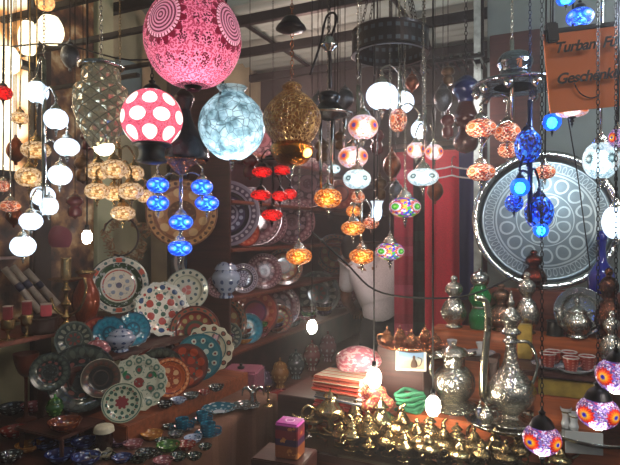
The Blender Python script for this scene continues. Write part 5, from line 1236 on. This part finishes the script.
part('plate', lathe('bigtray', [(0, .0), (.5, .0), (.84, .0), (.88, .012), (.92, .045), (.92, .03), (.88, -.006), (0, -.012)], tr.mat, 72, 2), t, c, q, rr)
part('rim', lathe('bigtrayrim', [(.9, .035), (.93, .055), (.97, .06), (1, .05), (.99, .04), (.93, .04), (.9, .03)], silver_plain, 72, 2), t, c, q, rr)
# saucers with small glass cups on T2
glass = NT('clear_glass'); glass.p(Base_Color='#f0f4f6', Roughness=.06, Transmission_Weight=.6, IOR=1.3)
SAUC = [(0, .02), (.5, .02), (.8, .12), (1, .22), (1, .2), (.8, .06), (.4, 0), (0, 0)]
wp = plate_mat('white_saucer', [(0, '#c9c9c9'), (.85, '#8a8f98')], [(.7, .12, 12, .3, '#9aa0ac', 0)])
for px, l in ((452, 'left white saucer with a small clear glass on the narrow shelf'), (481, 'right white saucer with a small clear glass behind the ewer spout')):
    Y = YV(px, 2.385); c = at(px, T2+.001, Y); k = Y/F
    solo('saucer', lathe('saucer', SAUC, wp, 40), l.replace('with a small clear glass', 'under a small clear glass'), 'saucer', c, 0, 14*k, 'white saucers on the narrow shelf')
    solo('tea_glass', lathe('tglass', [(0, 0), (.8, 0), (.9, .3), (.6, 1), (.9, 1.8), (1, 2.2), (.94, 2.2), (.55, 1), (.8, .3), (0, .2)], glass.mat, 28), l.replace('white saucer with a small clear glass', 'small clear tea glass standing on a saucer'), 'glass', c+Vector((0, 0, .004)), 0, (5*k, 5*k, 5*k), 'tea glasses on the narrow shelf')
solo('brass_box', boxm('brass_box', .055, .05, .14, plain('dull_gold', '#a88c3c', .4, .3)), 'tall gold coloured box behind the ewer body', 'box', at(525, T2+.001, YV(525, 2.40)), YAW)
# cups on brass box
bbz = zof(378, YV(570, 2.27))
Yb = YV(572, 2.27)
solo('brass_box', boxm('brass_box', .20, .09, .035, metal('dull_gold', '#a88a34')), 'flat gold coloured box under the saucers with red cups', 'box', at(570, T2-.035-.001, YV(570, 2.25)), YAW) if False else None
solo('cup_stand', boxm('cup_stand', .19, .1, .06, plain('dull_gold', '#a88c3c')), 'gold coloured box below the saucers with red cups', 'box', at(566, T1+.112, YV(566, 2.25)), YAW)
solo('block', boxm('block', .22, .12, .11, wood_o), 'orange wooden block under the flat gold coloured box', 'stand', at(566, T1+.001, YV(566, 2.25)), YAW)
zc_ = T2+.001
rc = ware('ware_red_cup', '#8c3428', '#b0685a', 9)
for px, V, l in ((551, 2.27, 'left saucer under the red espresso cups'), (574, 2.24, 'right saucer under the red espresso cups'), (588, 2.30, 'rear saucer under the red espresso cups')):
    Y = YV(px, V); c = at(px, zc_+.001, Y); solo('saucer', lathe('saucer', SAUC, wp, 40), l, 'saucer', c, 0, 18*Y/F if px < 580 else 13*Y/F, 'saucers under the red cups')
for px, V, l in ((553, 2.30, 'rear left red espresso cup with white rim'), (548, 2.25, 'front left red espresso cup with white rim'), (569, 2.31, 'rear middle red espresso cup with white rim'), (571, 2.22, 'front middle red espresso cup with white rim'), (587, 2.27, 'rightmost red espresso cup with white rim')):
    Y = YV(px, V); k = Y/F; c = at(px, zc_+.006, Y)
    t = thing('espresso_cup', l, 'cup', c, 'red espresso cups')
    part('bowl', lathe('ecup', [(0, 0), (.6, 0), (.7, .1), (.85, .8), (.95, 1.7), (.9, 1.7), (.8, .8), (.5, .2), (0, .2)], rc, 32), t, c, 0, 8*k)
    part('rim', lathe('ecrim', [(.93, 1.62), (.99, 1.7), (.96, 1.78), (.88, 1.76), (.88, 1.66), (.93, 1.62)], plain('white_glaze', '#c4c0b8', .2), 32, 2), t, c, 0, 8*k, 'white rim')
    part('handle', tube('handle', [c+Vector((6.5*k, 0, 12*k)), c+Vector((11*k, 0, 11*k)), c+Vector((10.5*k, 0, 6*k)), c+Vector((6*k, 0, 4.5*k))], .9*k, rc, 6), t)
# tray of glasses
_, cg_, rg = tray(592, 415, 54, T1, silver_plain, 'wide silver tray carrying clear tea glasses, right of the ewer', Y=YV(592, 2.2))
for i, (px, dv, h, l) in enumerate([(556, .05, 30, 'tall clear tea glass at the left of the glasses tray'), (566, -.02, 24, 'clear tea glass, second from the left on the tray'), (577, .05, 30, 'clear tea glass in the middle of the tray'), (588, .06, 26, 'clear tea glass behind the middle rosette lamp'), (574, -.03, 20, 'short clear tea glass at the front of the tray')]):
    Y = YV(px, 2.2+dv); k = Y/F; c = at(px, T1+.009, Y)
    t = thing('tea_glass', l, 'glass', c, 'tea glasses on the silver tray')
    part('glass', lathe('tglass2', [(0, 0), (.7, 0), (.72, .06), (.85, .2), (.6, .5), (.85, .85), (1, 1), (.95, 1), (.55, .5), (.78, .2), (.6, .1), (0, .08)], glass.mat, 28), t, c, 0, (5.5*k, 5.5*k, h*k*.8))
    part('gilt_band', lathe('gband2', [(.8, .78), (.84, .8), (.87, .86), (.83, .87)], brass_l, 28, 1), t, c, 0, (5.6*k, 5.6*k, h*k*.8))
# blank card
c = P(584, 443, 1.83); solo('price_card', boxm('price_card', 35*1.83/F, .004, 22*1.83/F, plain('white_card', '#b4b8b6', .6, 0, .05), .001, False), 'blank whitish card hanging below the tray of glasses', 'card', c, YAW*.5)
# small figure bottle on the left of ewer tray
Y = YV(481, 2.14); pot('salt_shaker', 'tiny silver shaker with dark blue body at the foot of the ewer tray', 'shaker', at(480, T1+.001, YV(480, 2.15)), 20*Y/F, 5*Y/F, plain('navy_enamel', '#1a2148', .2), None, 0, 0, silver)

# ---------------------------------------------------------------- brass oil lamps
def oil_lamp(px, V, s, rot, label, mat, kind=0):
    Y = YV(px, V); c = at(px, ZC+.001, Y); h = s*Y/F
    t = thing('oil_lamp', label, 'oil lamp', c, 'brass oil lamps on the display case')
    q = Quaternion((0, 0, 1), rot)
    foot = [(0, 0), (.26, 0), (.28, .04), (.12, .1), (.09, .2), (.14, .25)]
    if kind == 0:
        body = foot+[(.34, .34), (.42, .45), (.3, .56), (.16, .6)]; lid = [(.2, .6), (.18, .66), (.1, .78), (.04, .84), (.07, .89), (.03, .95), (0, 1)]
        sp = [(.3, 0, .42), (.5, 0, .4), (.72, 0, .46), (.86, 0, .56)]
    else:
        body = foot+[(.32, .36), (.36, .5), (.2, .64), (.12, .72), (.14, .78)]; lid = [(.18, .78), (.15, .82), (.06, .9), (.03, .94), (.05, .97), (0, 1)]
        sp = [(.28, 0, .42), (.42, 0, .5), (.42, 0, .7), (.54, 0, .82)]
    b = part('body', lathe('olb%d' % kind, body, mat, 32), t, c, q, h)
    part('lid', lathe('oll%d' % kind, lid, mat, 24), t, c, q, h)
    part('spout', tube('spout', [c+q @ (Vector(p)*h) for p in sp], .09*h, mat, 8, True, .04*h), t)
    hd = [(-.34, 0, .5), (-.52, 0, .62), (-.66, 0, .5), (-.56, 0, .34), (-.38, 0, .4)]
    part('handle', tube('handle', [c+q @ (Vector(p)*h) for p in hd], .03*h, mat, 6), t)
OL = [
 (314, 2.04, 26, 2.9, 'leftmost small brass oil lamp beside the magenta box', 0), (331, 2.06, 46, .3, 'tall round brass oil lamp, biggest at the left end', 1),
 (341, 1.95, 24, 2.6, 'short brass oil lamp in front of the tall round one', 0), (356, 2.05, 40, .2, 'wide brass oil lamp under the folded textiles', 0),
 (352, 1.93, 30, .9, 'brass oil lamp at the case edge below the wide one', 1), (368, 1.96, 38, 2.8, 'gleaming brass oil lamp at the front, left centre', 1),
 (369, 1.915, 20, 1.4, 'tiny brass lamp at the front edge, left centre', 0), (381, 2.04, 46, .1, 'tall slim brass oil lamp below the red scarves', 1),
 (389, 1.94, 30, 2.5, 'brass oil lamp at the front below the tall slim one', 0), (402, 2.03, 42, .5, 'round brass oil lamp under the green ribbon', 0),
 (404, 1.92, 28, .2, 'small brass oil lamp at the edge, centre', 1), (417, 1.98, 38, 2.9, 'brass oil lamp left of the flare bulb', 0),
 (430, 2.05, 36, .3, 'brass oil lamp directly under the flare bulb', 1), (428, 1.93, 34, 1.0, 'leaning brass oil lamp with long spout at the front edge', 0),
 (444, 1.99, 36, 2.7, 'brass oil lamp below the broad silver pot', 0), (457, 2.05, 32, .4, 'brass oil lamp at the back below the silver pot foot', 1),
 (460, 1.94, 30, .0, 'small brass oil lamp at the bottom edge, right of centre', 0), (474, 2.03, 34, 2.8, 'brass oil lamp below the small dark shaker', 0),
 (482, 1.96, 30, .6, 'brass oil lamp at the bottom edge below the ewer tray', 1), (495, 2.05, 34, .1, 'brass oil lamp directly below the ewer', 0),
 (506, 1.98, 32, 2.6, 'dark brass oil lamp left of the lowest rosette lamp', 0), (519, 2.05, 32, .5, 'dark brass oil lamp just left of the lowest rosette lamp', 1),
 (560, 2.05, 30, .3, 'dark brass oil lamp right of the lowest rosette lamp', 0),
]
dbrass = metal('dull_brass', '#7a6746', .26, 9, .2, .5)
for i, (px, V, s, r, l, kd) in enumerate(OL): oil_lamp(px, V, s, r, l, brass_l if i % 3 == 1 else (brass if px < 440 else dbrass), kd)

# ================================================================ items at the end of the left table
# pink covered box
c, Y = setz(241, 403, .746); k = Y/F
Y = 3.1; k = Y/F
zt = zof(372, Y); zb = zof(409, Y)
t = thing('covered_box', 'box covered with dusty pink velvet behind the silver figurine', 'box', at(243, 0, Y))
pv = cloth('pink_velvet', '#97566c')
part('cover', boxm('cover', 38*k, .20, zt, pv, .012, True, 3), t, at(243, 0, Y+.1), -.15)
part('knob', lathe('knob', [(0, 0), (.018, 0), (.02, .012), (.008, .018), (.01, .028), (0, .032)], black_m, 20), t, at(241, zt, Y+.08))
# silver angel figurine
Y = 2.72; c = at(253, .746+.001, YZ(407, .746)); k = YZ(407, .746)/F
t = thing('figurine', 'small silver winged figurine on the end of the brown cloth', 'figurine', c)
part('base', lathe('figb', [(0, 0), (1, 0), (1, .2), (.6, .35), (.5, .5), (0, .5)], silver_plain, 24), t, c, 0, 6*k)
part('body', lathe('figbody', [(0, .4), (.5, .5), (.7, 1), (.5, 1.8), (.6, 2.4), (.35, 2.8), (.2, 2.9), (.36, 3.2), (.3, 3.6), (0, 3.7)], silver_plain, 24), t, c, 0, 6*k)
for s in (-1, 1):
    part('wing', tube('wing', [c+Vector((0, .004, 14*k)), c+Vector((s*6*k, .004, 19*k)), c+Vector((s*10*k, .004, 17*k)), c+Vector((s*11*k, .004, 11*k))], 2.6*k, silver_plain, 8, True, .6*k), t)
# brass candle holder
Yq = YZ(406, .746); c = at(268, .747, Yq); k = Yq/F
CS = [(0, 0), (1, 0), (1.02, .1), (.5, .3), (.25, .5), (.22, .9), (.4, 1.1), (.2, 1.3), (.18, 2.2), (.38, 2.4), (.2, 2.6), (.22, 3.2), (.5, 3.4), (.5, 3.6), (0, 3.6)]
solo('candlestick', lathe('cstick', CS, brass, 28), 'small brass candlestick right of the silver figurine', 'candlestick', c+Vector((0, -.0, 0)), 0, 5.5*k)
None if True else slab('corner_stand', -1.6, -1.14, 2.60, 2.95, 0, .744, wood_d, 't', 'dark end stand below the figurine and brass candlestick', 'stand')
solo('corner_cloth', boxm('corner_cloth', .0, 0, 0, brown_cl, 0), 'x', 'x') if False else None
c = P(281, 400, 3.0); solo('lidded_dish', lathe('rdish', [(0, 0), (.7, 0), (1, .25), (1.02, .35), (.8, .55), (.4, .68), (.1, .72), (0, .8)], plain('dark_red_lacquer', '#6c1a1c', .2), 36), 'round dark red lidded dish right of the brass candlestick', 'dish', c, 0, 14*3.0/F)
solo('small_stool', lathe('stool', [(0, 0), (.14, 0), (.13, .03), (.03, .05), (.03, c.z-.05), (.11, c.z-.03), (.11, c.z-.002), (0, c.z-.002)], wood_d, 28, 1), 'small round stool under the red lidded dish', 'stool', (c.x, c.y, 0))

# ================================================================ left edge: candlesticks, boxes, rods, copper vase
ZS = 1.15
Y = YU(66, -2.12); c = at(66, ZS+.001, Y); k = Y/F
t = thing('candelabra', 'tall brass candlestick with a wide drip pan below the white globes', 'candlestick', c)
part('stem', lathe('cstem', [(0, 0), (.9, 0), (1, .1), (.5, .4), (.25, .8), (.5, 1.1), (.3, 1.4), (.25, 2.0), (.55, 2.4), (.25, 2.8), (.22, 3.4), (.5, 3.8), (.25, 4.2), (.22, 4.6)], brass, 32), t, c, 0, (9*k, 9*k, 10*k))
part('drip_pan', lathe('cpan', [(.2, 4.5), (1.4, 4.7), (1.9, 4.9), (1.9, 4.95), (1.3, 4.82), (.3, 4.75)], brass, 36), t, c, 0, (9*k, 9*k, 10*k))
part('candle_cup', lathe('ccup', [(.4, 4.75), (.9, 4.9), (.88, 6.8), (1, 6.9), (.9, 7), (.8, 6.8), (0, 6.8)], brass_l, 32), t, c, 0, (9*k*.6, 9*k*.6, 10*k))
part('arm', tube('arm', [c+Vector((3*k, 0, 12*k)), c+Vector((14*k, 0, 20*k)), c+Vector((20*k, 0, 38*k)), c+Vector((18*k, 0, 50*k))], 1.5*k, brass), t)
part('arm', tube('arm', [c+Vector((-3*k, 0, 12*k)), c+Vector((-12*k, 0, 20*k)), c+Vector((-15*k, 0, 30*k))], 1.5*k, brass), t)
GC = 'small red boxes on goblets'
for i, (px, py, w, h, l) in enumerate([(8, 321, 9, 30, 'brass goblet candleholder at the far left holding a red box'), (27, 324, 8, 32, 'brass goblet candleholder second from left holding a red box')]):
    Y = YU(px, -2.1); c = at(px, ZS+.001, Y); k = Y/F
    t = thing('goblet', l.replace(' holding a red box', ' under a small red box'), 'goblet', c, 'brass goblets on the upper left shelf')
    part('foot', lathe('gfoot', [(0, 0), (1, 0), (1, .1), (.3, .3), (.2, 1), (.4, 1.2), (.2, 1.4)], brass, 28), t, c, 0, (w*.7*k, w*.7*k, h*.22*k))
    part('cup', lathe('gcup', [(.2, 1.4), (.7, 1.6), (.8, 2.2), (.8, 3), (.75, 3), (.7, 2.2), (0, 1.8)], brass, 28), t, c, 0, (w*.9*k, w*.9*k, h*.22*k))
    c2 = c+Vector((0, 0, h*.66*k+.001))
    t = thing('small_box', 'small %s box on the %s brass goblet' % (('dull brown', 'leftmost') if i == 0 else ('dark red', 'second')), 'box', c2, GC)
    part('carton', boxm('carton', 8*k, 8*k, 14*k, plain('dull_red_card', '#7c2a30', .5)), t, c2, .3)
    part('edge', boxm('edge', 8.6*k, 8.6*k, 1.2*k, plain('pale_card', '#a08c84', .5)), t, c2+Vector((0, 0, 13*k)), .3)
Y = YU(44, -2.09); k = Y/F
c = at(40, ZS+.001, YU(40, -2.12)); solo('basket', lathe('basket_d', [(0, 0), (.8, 0), (.95, .5), (1.0, .9), (1.1, 1.0), (1.0, 1.05), (.9, .9), (.7, .2), (0, .15)], plain('dark_basket', '#2c1610', .4, 0, .4, 40, .6), 36), 'dark glossy basket bowl behind the pinkish red box', 'basket', c, 0, (18*k, 18*k, 16*k))
c2 = at(46, ZS+17*k, YU(46, -2.1)); t = thing('small_box', 'pinkish red box lying on the dark basket bowl', 'box', c2, GC)
part('carton', boxm('carton', 10*k, 12*k, 12*k, plain('pink_red_card', '#b4404c', .5)), t, c2, .5)
part('edge', boxm('edge', 10.6*k, 12.6*k, 1.2*k, plain('pale_card', '#a08c84')), t, c2+Vector((0, 0, 11.4*k)), .5)
GT = 'pale rods lying diagonally on the left'
pr_ = plain('pale_rod', '#8f857c', .35, .2); 
for i, (a, b, l) in enumerate([((4, 268), (40, 312), 'leftmost pale diagonal rod'), ((12, 266), (48, 308), 'second pale diagonal rod with dark band'), ((26, 270), (58, 305), 'third pale diagonal rod right of the banded one')]):
    Y0 = YU(a[0], -2.34); Y1 = YU(b[0], -2.24)
    A = P(a[0], a[1], Y0); B_ = P(b[0], b[1], Y1); B_.z = max(B_.z, ZS+.02)
    t = thing('incense_tube', l+', leaning above the goblets', 'tube', A, GT)
    part('tube', tube('tube', [A, B_], .016, pr_, 12, False), t)
    part('band', tube('band', [A.lerp(B_, .35), A.lerp(B_, .5)], .0175, plain('navy_band', '#1e1f3c', .4), 12, False), t, label='dark blue band')
A = P(-8, 258, 2.0); B_ = P(56, 262, 2.35)
t = thing('wall_shelf', 'narrow pale glass shelf with red edging at the far left', 'shelf', A)
part('board', boxm('board', .42, .08, .012, plain('pale_shelf', '#8a7474', .3)), t, R(-2.38, 1.55, zof(262, 2.3)), YAW+PI/2)
part('edging', boxm('edging', .14, .01, .03, plain('red_edge', '#7c1c24', .4)), t, R(-2.335, 1.40, zof(262, 2.3)-.01), YAW+PI/2)
c = at(44, zof(258, 2.3)+.001, YU(44, -2.37)); c = R(-2.37, 1.62, zof(262, 2.3)+.014)
solo('small_box', boxm('small_box', .03, .03, .045, plain('pink_card', '#a05058', .5)), 'little pink box standing on the narrow glass shelf', 'box', c, .4, 1, GC)
# maroon pouch above candlestick
c = P(60, 238, 2.35); lump('velvet_pouch', 'dark pink velvet pouch hanging above the tall brass candlestick', 'pouch', c, (.05, .03, .055), cloth('wine_velvet', '#6c2438'), 9)
# copper vase
Y = YU(86, -2.2); c = at(86, ZS+.001, Y); k = Y/F
cvm = plain('orange_copper_glaze', '#7c3418', .25, .3, .3, 10)
t = thing('copper_vase', 'orange brown rounded vase between the candlestick and green ringed plate', 'vase', c)
part('body', lathe('cvase', [(0, 0), (.6, 0), (.7, .05), (1, .3), (.95, .55), (.6, .75), (.5, .85), (.7, .95)], cvm, 36), t, c, 0, (13*k, 13*k, 50*k))
part('rim', lathe('cvrim', [(.68, .94), (.78, .97), (.7, 1.0), (.62, .97), (.68, .94)], brass, 36, 2), t, c, 0, (13*k, 13*k, 50*k))
# dried wreath with branch hoop on the wall
wr = plain('dried_leaf', '#8a6a48', .9, 0, .35, 40, .5)
c = R(-2.42, 2.05, 0); c = P(126, 238, YU(126, -2.26))
rnd = random.Random(4); bm = bmesh.new()
for i in range(260):
    a = rnd.random()*2*PI; rr = rnd.uniform(.6, 1)*.13*(1+.1*math.sin(5*a)); p = Vector((math.cos(a)*rr, rnd.uniform(-.02, .02), math.sin(a)*rr*1.1))
    M = Matrix.Translation(p) @ Matrix.Rotation(rnd.random()*6, 4, Vector((rnd.random(), rnd.random(), rnd.random())).normalized()) @ Matrix.Diagonal((.016, .007, .003, 1))
    bmesh.ops.create_icosphere(bm, subdivisions=1, radius=1, matrix=M)
me = bpy.data.meshes.new('leaves'); bm.to_mesh(me); bm.free(); me.materials.append(wr)
t = thing('dried_wreath', 'dried leaf wreath hung on the wall above the green ringed plate', 'wreath', c)
part('leaves', me, t, c, .3)
part('hoop', tube('hoop', [c+Vector((.1*math.cos(a)-.02, -.03, .11*math.sin(a)+.01)) for a in [-2+j*.35 for j in range(15)]], .005, plain('dark_branch', '#33201a', .7), 8), t)
# brown goblet on the dark lower left
c = at(26, .747, YZ(420, .746)); k = YZ(420, .746)/F
t = thing('wooden_goblet', 'tall brown wooden goblet in the dim lower left corner', 'goblet', c)
part('stem', lathe('wgs', [(0, 0), (1.1, 0), (1.1, .1), (.4, .3), (.22, 1), (.2, 3.6), (.4, 4)], wood_m, 28), t, c, 0, (8*k, 8*k, 11*k))
part('cup', lathe('wgc', [(.4, 4), (.9, 4.4), (1.3, 5.2), (1.5, 6), (1.4, 6), (1.1, 5.2), (.3, 4.4), (0, 4.3)], wood_m, 28), t, c, 0, (8*k, 8*k, 11*k))
# red square tile behind the red centred plate
c = at(120, .831, YU(120, -1.66)); solo('square_plate', boxm('square_plate', .20, .012, .17, plain('dark_red_tile', '#5c2422', .3), .003), 'dark red square plate behind the plate with red centre', 'plate', c, face_quat(c, 0).to_euler().z-PI/2*0+0) if False else None
